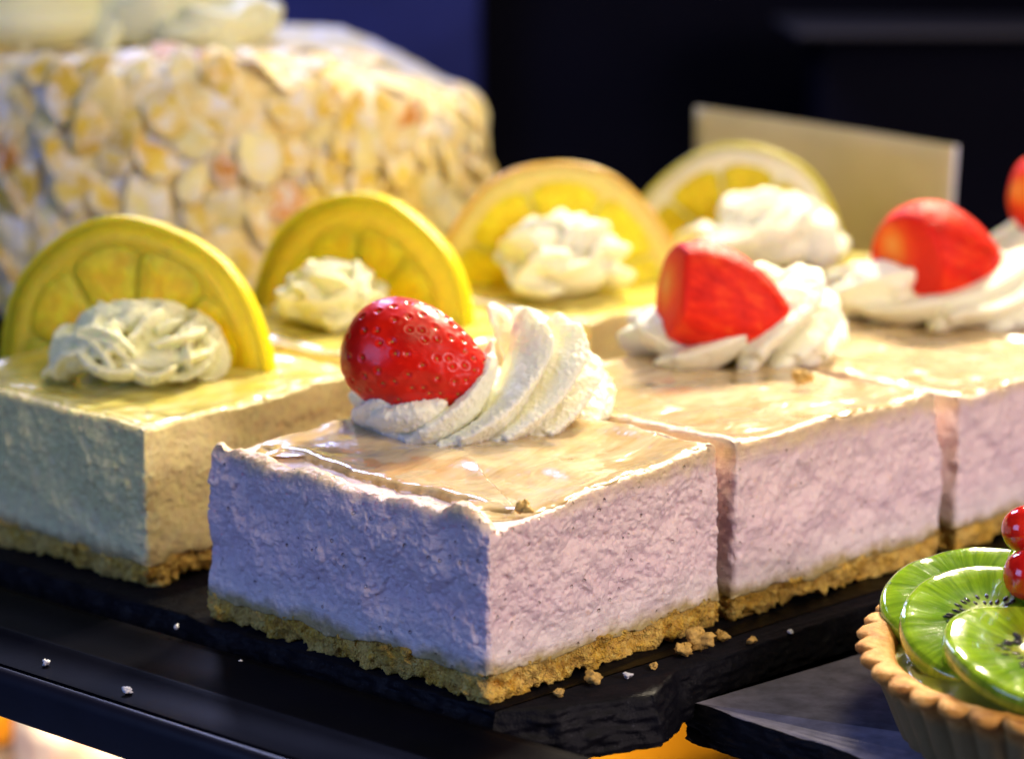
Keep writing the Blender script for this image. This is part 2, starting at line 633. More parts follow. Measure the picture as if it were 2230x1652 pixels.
    g = 0.50 + 0.14 * fbm(s3, 0.8, 3, 15.0) + 0.10 * fbm(s3, 2.4, 2) + flare * 0.4
    g = g - 0.18 * (1 - leftw) + leftw * (1.15 + 0.30 * fbm(s3, 0.5, 2, 2.7)) * (1 if lip else 0)
    th = 0.07 + 0.10 * leftw if lip else 0.07 + 0.0 * leftw
    V = []
    for k in range(7):
        a = math.pi / 2 * k / 6
        xy = P - N * (g + 0.34 * (1 - math.cos(a)))[:, None]
        bulge = th * math.sin(a)
        V.append(np.c_[xy, ztop(xy) - 0.03 + bulge * 1.35])
    inner = V[-1][:, :2]
    for k in np.linspace(0, 1, 40)[1:-1]:
        xy = inner * (1 - k) + C * k
        dd = np.linalg.norm(xy - inner, axis=1)
        q = np.c_[xy, np.full(n, seed * 2.0)]
        V.append(np.c_[xy, ztop(xy) - 0.03 + th + th * 0.35 * np.exp(-(dd / 0.35) ** 2) + 0.035 * fbm(q, 0.8, 2, 3.0)])
    R = len(V)
    V = np.concatenate(V + [np.array([[C[0], C[1], ztop(C[None])[0] + 0.06]])])
    mk("glaze", V, [grid_faces(R, n), fan(n, (R - 1) * n, len(V) - 1)], GL, root)
    return root


DR = (math.cos(math.radians(46.5)), math.sin(math.radians(46.5)))
cheesecake((-0.62, 64.75), 47.0, 10.5, 12.2, (4.80, 5.75, 5.75, 5.10), 'p',
           "front strawberry cheesecake slice with lavender sides, whole glossy berry on top", 0.042, 0.0, 0.34, 0.28)
cheesecake((6.78, 72.36), 44.2, 10.7, 12.0, (5.65, 5.60, 5.7, 5.7), 'p',
           "pink cheesecake slice directly behind the front pink one, crumb on its glaze", 0.07, 3.1)
cheesecake((14.95, 80.2), 46.0, 10.8, 12.0, (5.30, 5.4, 5.6, 5.6), 'p',
           "third pink cheesecake slice along the row, behind the kiwi tart", 0.10, 5.7)
cheesecake((22.7, 88.2), 46.0, 10.8, 12.0, (5.4, 5.4, 5.6, 5.6), 'p',
           "farthest pink cheesecake slice, mostly cut off by the right picture edge", 0.12, 8.2)
cheesecake((-11.64, 75.95), 48.0, 10.6, 12.0, (5.22, 5.60, 5.8, 5.35), 'y',
           "front yellow lemon cheesecake slice with rough pale side at the left", 0.06, 11.3)
cheesecake((-4.45, 83.95), 47.0, 10.7, 12.0, (5.7, 5.7, 5.8, 5.8), 'y',
           "yellow cheesecake slice behind the front strawberry, under a bright lemon wheel", 0.10, 14.9)
cheesecake((2.95, 91.9), 47.0, 10.7, 12.0, (5.7, 5.7, 5.8, 5.8), 'y',
           "yellow cheesecake slice under the orange rimmed citrus wheel", 0.12, 17.7)
cheesecake((10.35, 99.9), 47.0, 10.7, 12.0, (5.7, 5.7, 5.8, 5.8), 'y',
           "farthest yellow cheesecake slice, under the lemon wheel before the cream card", 0.14, 19.9)


# ------------------------------------------------------------------ piped cream
def remesh(name, V, F, mat, vox, post, loc, rotz, parent=None):
    """fuse overlapping piped blades into one skin, then apply a displacement function"""
    tmp = mk("tmp", V, F, mat)
    md = tmp.modifiers.new("r", 'REMESH')
    md.mode = 'VOXEL'
    md.voxel_size = vox * CM
    md.use_smooth_shade = True
    sm = tmp.modifiers.new("s", 'SMOOTH')
    sm.iterations = 1
    sm.factor = 0.5
    dg = bpy.context.evaluated_depsgraph_get()
    me = bpy.data.meshes.new_from_object(tmp.evaluated_get(dg))
    old = tmp.data
    bpy.data.objects.remove(tmp)
    bpy.data.meshes.remove(old)
    me.name = name
    nv = len(me.vertices)
    co = np.empty(nv * 3, np.float32)
    me.vertices.foreach_get("co", co)
    no = np.empty(nv * 3, np.float32)
    me.vertex_normals.foreach_get("vector", no)
    co = co.reshape(-1, 3) / CM
    no = no.reshape(-1, 3)
    co = post(co.astype(float), no.astype(float)) * CM
    me.vertices.foreach_set("co", co.astype(np.float32).ravel())
    me.polygons.foreach_set("use_smooth", np.ones(len(me.polygons), dtype=bool))
    me.materials.clear()
    me.materials.append(mat)
    me.update()
    o = bpy.data.objects.new(name, me)
    COL.objects.link(o)
    if parent:
        o.parent = parent
    o.location = Vector(loc) * CM
    o.rotation_euler = (0, 0, rotz)
    return o


def tube(path, wid, thick, side_dir, nseg=14, lens=0.0):
    """path (n,3); wid/thick (n,) half sizes; side_dir (n,3) wide direction of the cross-section"""
    path = np.asarray(path)
    n = len(path)
    T = np.gradient(path, axis=0)
    T /= np.linalg.norm(T, axis=1)[:, None] + 1e-9
    S = side_dir - (side_dir * T).sum(1)[:, None] * T
    S /= np.linalg.norm(S, axis=1)[:, None] + 1e-9
    B = np.cross(T, S)
    a = np.arange(nseg) / nseg * 2 * math.pi
    sa = np.sin(a) * np.abs(np.sin(a)) ** lens
    V = path[:, None, :] + np.cos(a)[None, :, None] * S[:, None, :] * wid[:, None, None] + sa[None, :, None] * B[:, None, :] * thick[:, None, None]
    V = V.reshape(-1, 3)
    V = np.concatenate([V, path[:1], path[-1:]])
    F = [grid_faces(n, nseg), np.concatenate([fan(nseg, 0, n * nseg, True), fan(nseg, (n - 1) * nseg, n * nseg + 1)])]
    return V, F


def rosette(loc, R, H, nb, twist, seed, label, mat, vox=0.07, rotz=0.0, low_dir=None, low=0.45, frill=0.05, grain=0.03,
            topr=0.42, bw=0.95, bt=0.34, core=0.72, ribbons=None, arc=None, name="cream_rosette", group="piped cream rosettes on the slices"):
    rs = np.random.default_rng(seed)
    VV, Q, Tt = [], [], []
    off = 0
    def add(V, F):
        nonlocal off
        VV.append(V)
        Q.append(F[0] + off)
        Tt.append(F[1] + off)
        off += len(V)
    # core dome
    th = np.linspace(0.02, math.pi - 0.02, 24)
    ph = np.arange(32) / 32 * 2 * math.pi
    hc = H * core * (1 - (low * 0.5 if low_dir is not None else 0))
    X = R * core * np.sin(th)[:, None] * np.cos(ph)
    Y = R * core * np.sin(th)[:, None] * np.sin(ph)
    Z = (hc * 0.5 - hc * 0.5 * np.cos(th))[:, None] * np.ones(32)
    V = np.stack([X, Y, Z], -1).reshape(-1, 3)
    V = np.concatenate([V, [[0, 0, 0]], [[0, 0, hc]]])
    add(V, [grid_faces(24, 32)[:, ::1], np.concatenate([fan(32, 0, 24 * 32, True), fan(32, 23 * 32, 24 * 32 + 1)])])
    if ribbons:
        for (pts, wdt, thk) in ribbons:
            pts = np.array(pts, float)
            m_ = len(pts)
            # Catmull-Rom through the hand placed points
            ext = np.concatenate([[2 * pts[0] - pts[1]], pts, [2 * pts[-1] - pts[-2]]])
            path = []
            for q in range(m_ - 1):
                p0, p1, p2, p3 = ext[q:q + 4]
                for t in np.linspace(0, 1, 9)[:-1 if q < m_ - 2 else None]:
                    path.append(0.5 * ((2 * p1) + (-p0 + p2) * t + (2 * p0 - 5 * p1 + 4 * p2 - p3) * t * t + (-p0 + 3 * p1 - 3 * p2 + p3) * t ** 3))
            path = np.array(path)
            u = np.linspace(0, 1, len(path))
            rad = np.c_[path[:, 0], path[:, 1], 0.9 + 0 * u]
            size = np.interp(u, [0, 0.08, 0.3, 0.7, 0.9, 1.0], [0.30, 0.75, 1.0, 0.95, 0.6, 0.10])
            ctr = path - rad / (np.linalg.norm(rad, axis=1)[:, None]) * (wdt * size * 0.8)[:, None]
            V, F = tube(ctr, size * wdt, size * thk * 0.92, rad, 24, 0.7)
            add(V, F)
    for k in range(nb):
        ph0 = 2 * math.pi * (k + rs.uniform(-0.18, 0.18)) / nb
        if arc:
            ph0 = arc[0] + (arc[1] - arc[0]) * (k + rs.uniform(-0.15, 0.15)) / max(1, nb - 1)
        u = np.linspace(0, 1, 26)
        tw = twist * rs.uniform(0.85, 1.15)
        ph = ph0 + tw * u ** 0.9
        hh = H * rs.uniform(0.9, 1.08)
        if low_dir is not None:
            c = max(0.0, math.cos(ph0 + tw * 0.8 - low_dir))
            hh *= 1 - low * c ** 0.7
        prof = np.interp(u, [0, 0.12, 0.3, 0.6, 0.85, 1.0], [0.80, 0.93, 0.92, 0.72, 0.55 + topr * 0.1, topr])
        rr = R * prof * rs.uniform(0.94, 1.04)
        z = 0.16 + (hh - 0.2) * np.interp(u, [0, 0.25, 0.6, 1], [0, 0.2, 0.58, 1.0])
        path = np.stack([rr * np.cos(ph), rr * np.sin(ph), z], 1)
        rad = np.stack([np.cos(ph), np.sin(ph), 0.35 * np.ones_like(ph)], 1)
        size = np.interp(u, [0, 0.06, 0.3, 0.75, 0.93, 1.0], [0.25, 0.7, 1.0, 0.82, 0.45, 0.08])
        wv = 1 + 0.10 * np.sin(u * 9 + k * 2.1)
        V, F = tube(path, size * bw * R / 3.7 * wv, size * bt * R / 3.7 * np.ones(26), rad, 20, 0.4)
        add(V, F)
    V = np.concatenate(VV)

    def post(co, no):
        rr = np.hypot(co[:, 0], co[:, 1])
        d = grain * fbm(co, 2.6, 4, seed * 1.3, 0.65) + frill * 0.6 * fbm(co, 1.1, 2, seed)
        outw = sstep(0.45, 0.95, rr / R) * 0.6 + 0.4
        jag = np.abs(fbm(co, 4.2, 3, seed * 0.7, 0.7))
        d = d + frill * 1.3 * jag * outw
        co = co + no * d[:, None]
        co[:, 2] = np.maximum(co[:, 2], 0.0)
        return co
    o = remesh(name, V, [np.concatenate(Q), np.concatenate(Tt)], mat, vox, post, loc, rotz)
    tag(o, label, "whipped cream", group)
    return o


GR = "piped cream rosettes on the slices"
rosette((-0.95, 77.3, 5.08), 3.75, 3.6, 6, 1.1, 3, "sharp ridged white cream swirl holding the front seeded strawberry", CREAM, 0.05,
        frill=0.09, grain=0.035, topr=0.45, bw=1.0, bt=0.36, core=0.62, arc=(-0.2, 3.2), low_dir=math.radians(180), low=0.5, ribbons=[
            ([(-3.7, -0.2, 1.0), (-3.5, -1.3, 0.75), (-2.9, -2.3, 0.45), (-2.2, -3.0, 0.15)], 0.95, 0.62),
            ([(-3.7, -1.9, 0.75), (-3.0, -2.75, 0.95), (-2.1, -3.15, 1.15), (-1.2, -3.1, 1.5)], 0.7, 0.5),
            ([(-2.55, -2.9, 0.15), (-1.6, -3.2, 0.65), (-0.6, -3.0, 1.3), (0.15, -2.3, 2.2), (0.35, -1.3, 3.1)], 1.05, 0.42),
            ([(-1.5, -3.5, 0.1), (-0.3, -3.6, 0.55), (0.8, -3.2, 1.2), (1.7, -2.3, 2.2), (2.1, -1.4, 3.1), (1.45, -0.6, 4.05)], 1.15, 0.40),
            ([(0.1, -3.5, 0.1), (1.2, -3.3, 0.65), (2.2, -2.6, 1.4), (2.9, -1.8, 2.3), (3.2, -0.9, 3.0), (2.5, -0.1, 3.75)], 1.15, 0.42),
            ([(1.6, -3.1, 0.1), (2.5, -2.5, 0.7), (3.3, -1.5, 1.5), (3.7, -0.5, 2.1), (3.4, 0.4, 2.6)], 1.05, 0.45),
            ([(3.0, -2.0, 0.1), (3.6, -1.1, 0.6), (3.8, 0.2, 1.2), (3.4, 1.3, 1.9)], 0.9, 0.45)])
rosette((7.75, 86.8, 5.55), 3.7, 2.9, 5, 1.2, 8, "white cream swirl under the sliced strawberry in the middle of the row", CREAM, 0.065,
        frill=0.06, grain=0.02, topr=0.5, bt=0.5, core=0.66, arc=(-0.2, 2.9), low_dir=math.radians(190), low=0.45, ribbons=[
            ([(-3.5, -0.2, 1.4), (-3.2, -1.3, 1.25), (-2.5, -2.2, 0.9), (-1.8, -2.9, 0.5)], 1.1, 0.75),
            ([(-3.0, -2.6, 0.25), (-1.9, -3.1, 0.5), (-0.5, -3.2, 0.95), (0.9, -2.8, 1.6), (2.2, -2.0, 2.4), (2.5, -0.9, 3.1)], 1.2, 0.55),
            ([(0.4, -3.5, 0.15), (0.9, -3.4, 0.9), (1.8, -2.9, 1.6), (2.7, -2.0, 2.2), (3.1, -1.0, 2.9), (2.6, 0.2, 3.3)], 1.2, 0.55),
            ([(1.7, -3.2, 0.15), (2.5, -2.7, 0.7), (3.3, -1.8, 1.3), (3.7, -0.8, 2.0), (3.4, 0.4, 2.5)], 1.1, 0.55),
            ([(2.9, -2.2, 0.1), (3.5, -1.4, 0.5), (3.8, -0.2, 1.0), (3.5, 1.2, 1.6)], 0.95, 0.5)])
rosette((16.7, 95.0, 5.5), 4.3, 2.7, 5, 1.2, 15, "smooth banded cream swirl under the red strawberry in front of the cream card", CREAM, 0.08,
        frill=0.04, grain=0.02, topr=0.55, bt=0.55, core=0.70, arc=(-0.2, 2.9), low_dir=math.radians(190), low=0.3, ribbons=[
            ([(-4.2, -0.6, 1.4), (-3.5, -1.6, 1.7), (-2.4, -2.2, 1.6), (-1.2, -2.4, 1.2)], 1.5, 1.0),
            ([(-4.2, -1.8, 0.9), (-2.9, -2.9, 0.75), (-1.2, -3.4, 0.95), (0.8, -3.2, 1.4), (2.6, -2.3, 2.1), (3.4, -1.0, 2.9)], 1.3, 0.55),
            ([(-1.0, -3.9, 0.2), (0.0, -4.0, 0.75), (1.5, -3.7, 0.9), (2.9, -2.9, 1.4), (3.9, -1.6, 2.1), (4.0, -0.2, 2.8)], 1.3, 0.55),
            ([(1.6, -3.9, 0.15), (2.9, -3.3, 0.5), (3.9, -2.3, 1.0), (4.4, -0.9, 1.6), (4.1, 0.6, 2.2)], 1.2, 0.55)])
rosette((24.9, 104.0, 5.5), 4.0, 3.6, 8, 1.3, 21, "cream swirl half cut off at the right picture edge", CREAM, 0.10, frill=0.05, bt=0.44)


def tuft(loc, R, H, n, seed, label, vox=0.055, wd=0.55, tk=0.20, grain=0.05, amp=1.0):
    """torn, curly whipped cream: many short thin curls laid over a low mound"""
    rs = np.random.default_rng(seed)
    VV, Q, Tt = [], [], []
    off = 0
    th = np.linspace(0.02, math.pi - 0.02, 20)
    ph = np.arange(28) / 28 * 2 * math.pi
    V = np.stack([R * 0.74 * np.sin(th)[:, None] * np.cos(ph), R * 0.74 * np.sin(th)[:, None] * np.sin(ph), (H * 0.36 - H * 0.36 * np.cos(th))[:, None] * np.ones(28)], -1).reshape(-1, 3)
    V = np.concatenate([V, [[0, 0, 0]], [[0, 0, H * 0.72]]])
    VV.append(V)
    Q.append(grid_faces(20, 28))
    Tt.append(np.concatenate([fan(28, 0, 560, True), fan(28, 19 * 28, 561)]))
    off = len(V)
    for k in range(n):
        a = rs.uniform(0, 2 * math.pi)
        e = rs.uniform(0.02, 1.0) ** 0.8 * math.pi / 2 * 0.9
        c = np.array([R * 0.80 * math.cos(e) * math.cos(a), R * 0.80 * math.cos(e) * math.sin(a), 0.25 + (H * 0.72) * math.sin(e)])
        nrm = np.array([math.cos(e) * math.cos(a), math.cos(e) * math.sin(a), math.sin(e) + 0.15])
        nrm /= np.linalg.norm(nrm)
        t1 = np.cross([0, 0, 1.0], nrm)
        t1 /= np.linalg.norm(t1) + 1e-9
        t2 = np.cross(nrm, t1)
        d = rs.uniform(-0.4, 1.0)
        dirv = math.cos(d) * t1 + math.sin(d) * t2
        per = np.cross(nrm, dirv)
        L = rs.uniform(0.8, 1.7) * R / 3.0
        u = np.linspace(-1, 1, 15)
        curl = rs.uniform(0.25, 0.7) * (1 if rs.random() < 0.7 else -1)
        path = c + np.outer(u * L, dirv) + np.outer(curl * (u ** 2) * L * 0.8, per) + np.outer(0.16 - 0.42 * u ** 2 * L * 0.5 + 0.10 * np.sin(u * 3 + k), nrm)
        path[:, 2] = np.maximum(path[:, 2], 0.10)
        wv = wd * rs.uniform(0.7, 1.25) * np.interp(u, [-1, -0.7, 0, 0.7, 1], [0.15, 0.8, 1, 0.8, 0.12])
        side = np.tile(nrm, (15, 1)) + 0.5 * per * rs.uniform(-1, 1)
        V, F = tube(path, wv * amp, wv * tk / wd, side, 14, 0.5)
        VV.append(V)
        Q.append(F[0] + off)
        Tt.append(F[1] + off)
        off += len(V)

    def post(co, no):
        d = grain * fbm(co, 3.2, 4, seed * 1.3, 0.65) + grain * 1.2 * np.abs(fbm(co, 6.0, 2, seed))
        co = co + no * d[:, None]
        co[:, 2] = np.maximum(co[:, 2], 0.0)
        return co
    o = remesh("cream_rosette", np.concatenate(VV), [np.concatenate(Q), np.concatenate(Tt)], CREAM if seed in (43, 49) else CREAM_Y, vox, post, loc, 0.0)
    tag(o, label, "whipped cream", GR)
    return o


tuft((-12.8, 83.9, 5.42), 3.15, 2.2, 48, 31, "frilly cream tuft in front of the big left lemon wheel", 0.05, 0.60, 0.19, 0.06)
tuft((-6.7, 91.6, 5.7), 2.3, 2.3, 46, 37, "rough cream tuft before the bright yellow lemon wheel behind the front berry", 0.06, 0.50, 0.20, 0.07)
tuft((2.0, 98.8, 5.7), 2.8, 3.1, 40, 43, "tall cream tuft in front of the orange rimmed citrus wheel", 0.07, 0.75, 0.32, 0.05)
tuft((10.9, 105.3, 5.7), 3.5, 2.9, 34, 49, "broad cream tuft in front of the farthest lemon wheel", 0.08, 0.9, 0.48, 0.03)


# ------------------------------------------------------------------ strawberries
def strawberry(loc, rot, L, W, label, cuts, seeds=True, res=130, seedn=165, skin=None):
    """axis = local +X (tip). cuts: list of (normal, offset, part name, material)"""
    root = thing("strawberry", label, "strawberry", loc, rot, "strawberries on the cream")
    nu, nv = res, res * 2
    t = np.linspace(0.0, math.pi, nu)
    ph = np.arange(nv) / nv * 2 * math.pi
    def surf(t, ph):
        x = -np.cos(t)
        r = np.sin(t) ** 0.92 * (1 - 0.24 * x - 0.06 * x * x)
        return np.stack([x * L, r * W * np.cos(ph), r * W * np.sin(ph)], -1)
    TT, PP = np.meshgrid(t, ph, indexing='ij')
    V = surf(TT, PP).reshape(-1, 3)
    V = V * (1 + 0.035 * fbm(V, 0.45, 2, loc[0])[:, None])
    nrm = V / np.array([L * L, W * W, W * W])
    nrm /= np.linalg.norm(nrm, axis=1)[:, None] + 1e-9
    # seed positions
    pts = []
    k = 0
    ga = math.pi * (3 - math.sqrt(5))
    for i in range(seedn):
        xx = -0.90 + 1.85 * ((i + 0.5) / seedn) ** 0.85
        tt = math.acos(-max(-0.99, min(0.99, xx)))
        pts.append(surf(np.array(tt), np.array(i * ga + random.uniform(-0.12, 0.12))))
    pts = np.array(pts)
    pts = pts * (1 + 0.035 * fbm(pts, 0.45, 2, loc[0])[:, None])
    keep = np.ones(len(pts), bool)
    for (cn, co_, pname, pm) in cuts:
        cn = np.array(cn, float)
        cn /= np.linalg.norm(cn)
        keep &= (pts @ cn) < co_ - (0.12 if pname else 0.0)
    pts = pts[keep]
    if seeds:
        for p in pts:
            d2 = ((V - p) ** 2).sum(1)
            q = np.sqrt(d2)
            V -= nrm * (0.062 * np.exp(-(q / 0.078) ** 2) - 0.014 * np.exp(-((q - 0.16) / 0.06) ** 2))[:, None]
    flags = []
    for (cn, co_, pname, pm) in cuts:
        soft = 0.22 if pname else 0.7
        cn = np.array(cn, float)
        cn /= np.linalg.norm(cn)
        s = V @ cn - co_
        over = s > 0
        so = s[over]
        V[over] -= (so - soft * (1 - np.exp(-so / soft)))[:, None] * cn
        flags.append(s > 0.10)
    F = grid_faces(nu, nv)
    used = np.zeros(len(F), bool)
    for (cn, co_, pname, pm), over in zip(cuts, flags):
        m = over[F].all(1) & ~used
        if not pname:
            continue
        used |= m
        if m.any() and pname:
            idx = np.unique(F[m])
            mp = -np.ones(len(V), int)
            mp[idx] = np.arange(len(idx))
            mk(pname, V[idx], mp[F[m]], pm, root)
    Fs = F[~used]
    mats = [skin or BERRY, SEED]
    fs = [Fs]
    Vs = [V]
    mi = [np.zeros(len(Fs), int)]
    off = len(V)
    if seeds:
        for p in pts:
            nn = p / np.array([L * L, W * W, W * W])
            nn /= np.linalg.norm(nn)
            ax = np.array([1.0, 0, 0]) - nn * nn[0]
            ax /= np.linalg.norm(ax) + 1e-9
            bx = np.cross(nn, ax)
            a = np.arange(8) / 8 * 2 * math.pi
            rings = []
            for (rr, hh) in ((1.0, -0.065), (0.8, -0.035), (0.35, -0.016)):
                rings.append(p + nn * hh + (np.cos(a)[:, None] * ax * 0.058 + np.sin(a)[:, None] * bx * 0.033) * rr)
            v = np.concatenate(rings + [[p - nn * 0.004]])
            Vs.append(v)
            f = np.concatenate([grid_faces(3, 8)]) + off
            fs.append(f)
            mi.append(np.ones(len(f), int))
            off += len(v)
        # caps as tris
        tr = []
        o2 = len(V)
        for p in pts:
            tr.append(fan(8, o2 + 16, o2 + 24))
            o2 += 25
        fs.append(np.concatenate(tr))
        mi.append(np.ones(len(fs[-1]), int))
    quads = np.concatenate([f for f in fs if f.shape[1] == 4])
    tris = [f for f in fs if f.shape[1] == 3]
    mk("berry_skin", np.concatenate(Vs), [quads] + tris, mats, root, mi=np.concatenate(mi))
    return root


strawberry((-2.95, 75.9, 7.50), (math.radians(30), math.radians(16), math.radians(-14)), 2.45, 1.75,
           "whole looking glossy red strawberry covered in seeds on the front cream swirl", [((0, 0.2, -1), 1.5, "cut_face", FLESH)])
strawberry((7.2, 85.0, 7.80), (math.radians(0), math.radians(17), math.radians(-12)), 2.65, 1.85,
           "cut strawberry showing streaky red flesh, second from the front",
           [((-1, -0.50, -0.1), 1.50, "stem_cut", CORE), ((0.25, -1, 0.45), 1.0, None, None)], seeds=True, res=90, seedn=130, skin=BERRY_M)
strawberry((16.5, 94.0, 7.75), (math.radians(0), math.radians(20), math.radians(12)), 2.7, 2.1,
           "smooth red strawberry with orange stem cut, just left of the right picture edge",
           [((-1, -0.55, -0.45), 1.55, "stem_cut", CORE)], seeds=True, res=80, seedn=130, skin=BERRY_M)
strawberry((23.2, 103.0, 9.1), (0, math.radians(10), math.radians(10)), 2.4, 1.9,
           "strawberry of which only a red sliver shows at the right picture edge", [((-1, -0.6, -0.5), 1.6, "stem_cut", CORE)], seeds=False, res=40, skin=BERRY_M)


# ------------------------------------------------------------------ citrus wheels
def citrus(loc, heading, lean, R, th, label, rind, pith, pulp, rw=0.16, pw=0.75, nseg=9, kind="lemon_slice", cat="lemon slice", roll=0.0, seed=1):
    """disc standing upright; local +Y is the thickness axis, heading turns it about Z"""
    root = thing(kind, label, cat, loc, (lean, roll, heading), "citrus wheels standing on the slices")
    n = 160
    a = np.arange(n) / n * 2 * math.pi
    rs = np.random.default_rng(seed)
    wob = 1 + 0.012 * np.sin(a * 3 + seed) + 0.008 * np.sin(a * 7 + seed * 2)
    def ring(r, y, wb=1.0):
        return np.stack([r * wob * np.cos(a), np.full(n, y), r * wob * np.sin(a)], 1)
    h = th / 2
    # rind: outer band
    b = 0.10
    rings = [ring(R - rw, -h + 0.012), ring(R - b, -h), ring(R - 0.03, -h + 0.05), ring(R, -h + b), ring(R + 0.02, 0), ring(R, h - b), ring(R - 0.03, h - 0.05), ring(R - b, h), ring(R - rw, h - 0.012)]
    V = np.concatenate(rings)
    V = V * (1 + 0.004 * fbm(V, 3.0, 2)[:, None])
    mk("rind", V, grid_faces(len(rings), n)[:, ::-1], rind, root, recalc=True)
    # pith: full disc slightly recessed
    ro = R - rw + 0.02
    rings = [ring(0.02, -h + 0.06), ring(ro * 0.5, -h + 0.06), ring(ro - pw - 0.1, -h + 0.06), ring(ro - pw, -h + 0.03), ring(ro, -h + 0.018), ring(ro, h - 0.018), ring(ro - pw, h - 0.03), ring(ro - pw - 0.1, h - 0.06), ring(0.02, h - 0.06)]
    mk("pith", np.concatenate(rings), grid_faces(len(rings), n)[:, ::-1], pith, root, recalc=True)
    # segments
    Rs = ro - pw
    for k in range(nseg):
        a0 = 2 * math.pi * k / nseg + 0.1 * seed
        a1 = a0 + 2 * math.pi / nseg
        am = (a0 + a1) / 2
        m_ = 36
        tt = np.linspace(0, 1, m_, endpoint=False)
        hw = (a1 - a0) / 2 * 0.975
        pts = []
        for t in tt:
            # superellipse wedge outline: from the inner tip round to the outer arc
            if t < 0.3:
                u = t / 0.3
                r, an = 0.35 + (Rs * 0.90 - 0.35) * u, am - hw * (0.35 + 0.65 * min(1, u * 2.5))
            elif t < 0.7:
                u = (t - 0.3) / 0.4
                an = am - hw + 2 * hw * u
                r = Rs * (0.90 + 0.10 * math.sin(math.pi * u) ** 0.5)
            else:
                u = 1 - (t - 0.7) / 0.3
                r, an = 0.35 + (Rs * 0.90 - 0.35) * u, am + hw * (0.35 + 0.65 * min(1, u * 2.5))
            pts.append((r * math.cos(an), r * math.sin(an)))
        pts = np.array(pts)
        c = pts.mean(0)
        Vs = []
        for (kk, y) in ((0.0, -h + 0.04), (0.5, -h + 0.04), (0.93, -h + 0.045), (1.0, -h + 0.062), (1.0, h - 0.062), (0.93, h - 0.045), (0.5, h - 0.04), (0.0, h - 0.04)):
            q = c + (pts - c) * max(kk, 0.02)
            Vs.append(np.stack([q[:, 0], np.full(m_, y), q[:, 1]], 1))
        mk("segment", np.concatenate(Vs), grid_faces(len(Vs), m_)[:, ::-1], pulp, root, recalc=True)
    return root


citrus((-13.5, 86.4, 4.95), math.radians(-24), math.radians(-5), 5.6, 0.75, "large lemon wheel with shaded thick pith at the far left", RIND_Y, PITH_Y, PULP_Y, 0.22, 0.75, seed=1)
citrus((-5.9, 94.0, 5.35), math.radians(-30), math.radians(-6), 5.0, 0.8, "brightest yellow lemon wheel, between the left wheel and the orange rimmed one", RIND_Y, PITH_Y, PULP_Y, 0.25, 1.0, seed=2)
citrus((1.9, 101.6, 5.5), math.radians(8), math.radians(-8), 5.15, 0.8, "citrus wheel with orange peach rim in the middle of the row", RIND_O, PITH_O, PULP_O, 0.2, 0.55, 8,
       "orange_slice", "orange slice", seed=3)
citrus((9.9, 108.4, 5.75), math.radians(-16), math.radians(-8), 4.9, 0.6, "lemon wheel with thin green yellow rim and white pith before the cream card", RIND_P, PITH_W, PULP_D, 0.22, 0.62, seed=4)


# ------------------------------------------------------------------ slate boards and shelf rail
def slab(name, poly, ztop_, zbot_, mat_top, mat_side, label, cat, bevel, seed, step=0.12, jag=0.25, far=12.0, kind=None):
    """poly: outline of the lower edge, counter-clockwise; chipped edge stepping in to the top"""
    P = []
    for i in range(len(poly)):
        p, q = poly[i], poly[(i + 1) % len(poly)]
        L = math.dist(p, q)
        m_ = max(2, int(L / step)) if L < 70 else 40
        for k in range(m_):
            t = k / m_
            P.append((p[0] + (q[0] - p[0]) * t, p[1] + (q[1] - p[1]) * t))
    P = np.array(P)
    n = len(P)
    T = np.roll(P, -2, 0) - np.roll(P, 2, 0)
    T /= np.linalg.norm(T, axis=1)[:, None] + 1e-9
    N = np.stack([T[:, 1], -T[:, 0]], 1)
    C = P.mean(0)
    H = ztop_ - zbot_
    V = [np.c_[P - N * 2.0, np.full(n, zbot_)]]
    rows = 26
    s3 = np.c_[P, np.full(n, seed)]
    bw = bevel * (1 + 0.5 * fbm(s3, 0.35, 3, 3.0))
    for k in range(rows):
        t = k / (rows - 1)
        z = np.full(n, zbot_ + H * t)
        q = np.c_[P * np.array([1, 1]), z * 2.5]
        # stepped cleavage
        ter = np.floor(t * 6 + 1.2 * fbm(np.c_[P, np.full(n, seed + 4)], 0.6, 3)) / 6
        ins = bw * (0.45 * t ** 2 + 0.55 * np.clip(ter, 0, 1)) + jag * fbm(q + seed, 1.1, 4, 0, 0.6) * (1 - 0.5 * t)
        V.append(np.c_[P - N * ins[:, None], z])
    inner = V[-1][:, :2]
    for d in (0.15, 0.6, 2.0, 5.0):
        V.append(np.c_[inner - N * d, np.full(n, ztop_)])
    R = len(V)
    F = grid_faces(R - 4, n)
    nf = len(F)
    Vall = np.concatenate(V)
    # top cap: one ngon built from the inner ring
    ring0 = (R - 5) * n
    cap = np.arange(ring0, ring0 + n)[None, :]
    keep = Vall[:(R - 4) * n]
    mi = np.concatenate([np.ones(nf, int), np.zeros(1, int)])
    o = mk(name, keep, [F, cap], [mat_top, mat_side], None, smooth=False, mi=mi)
    tag(o, label, cat, None, kind)
    return o


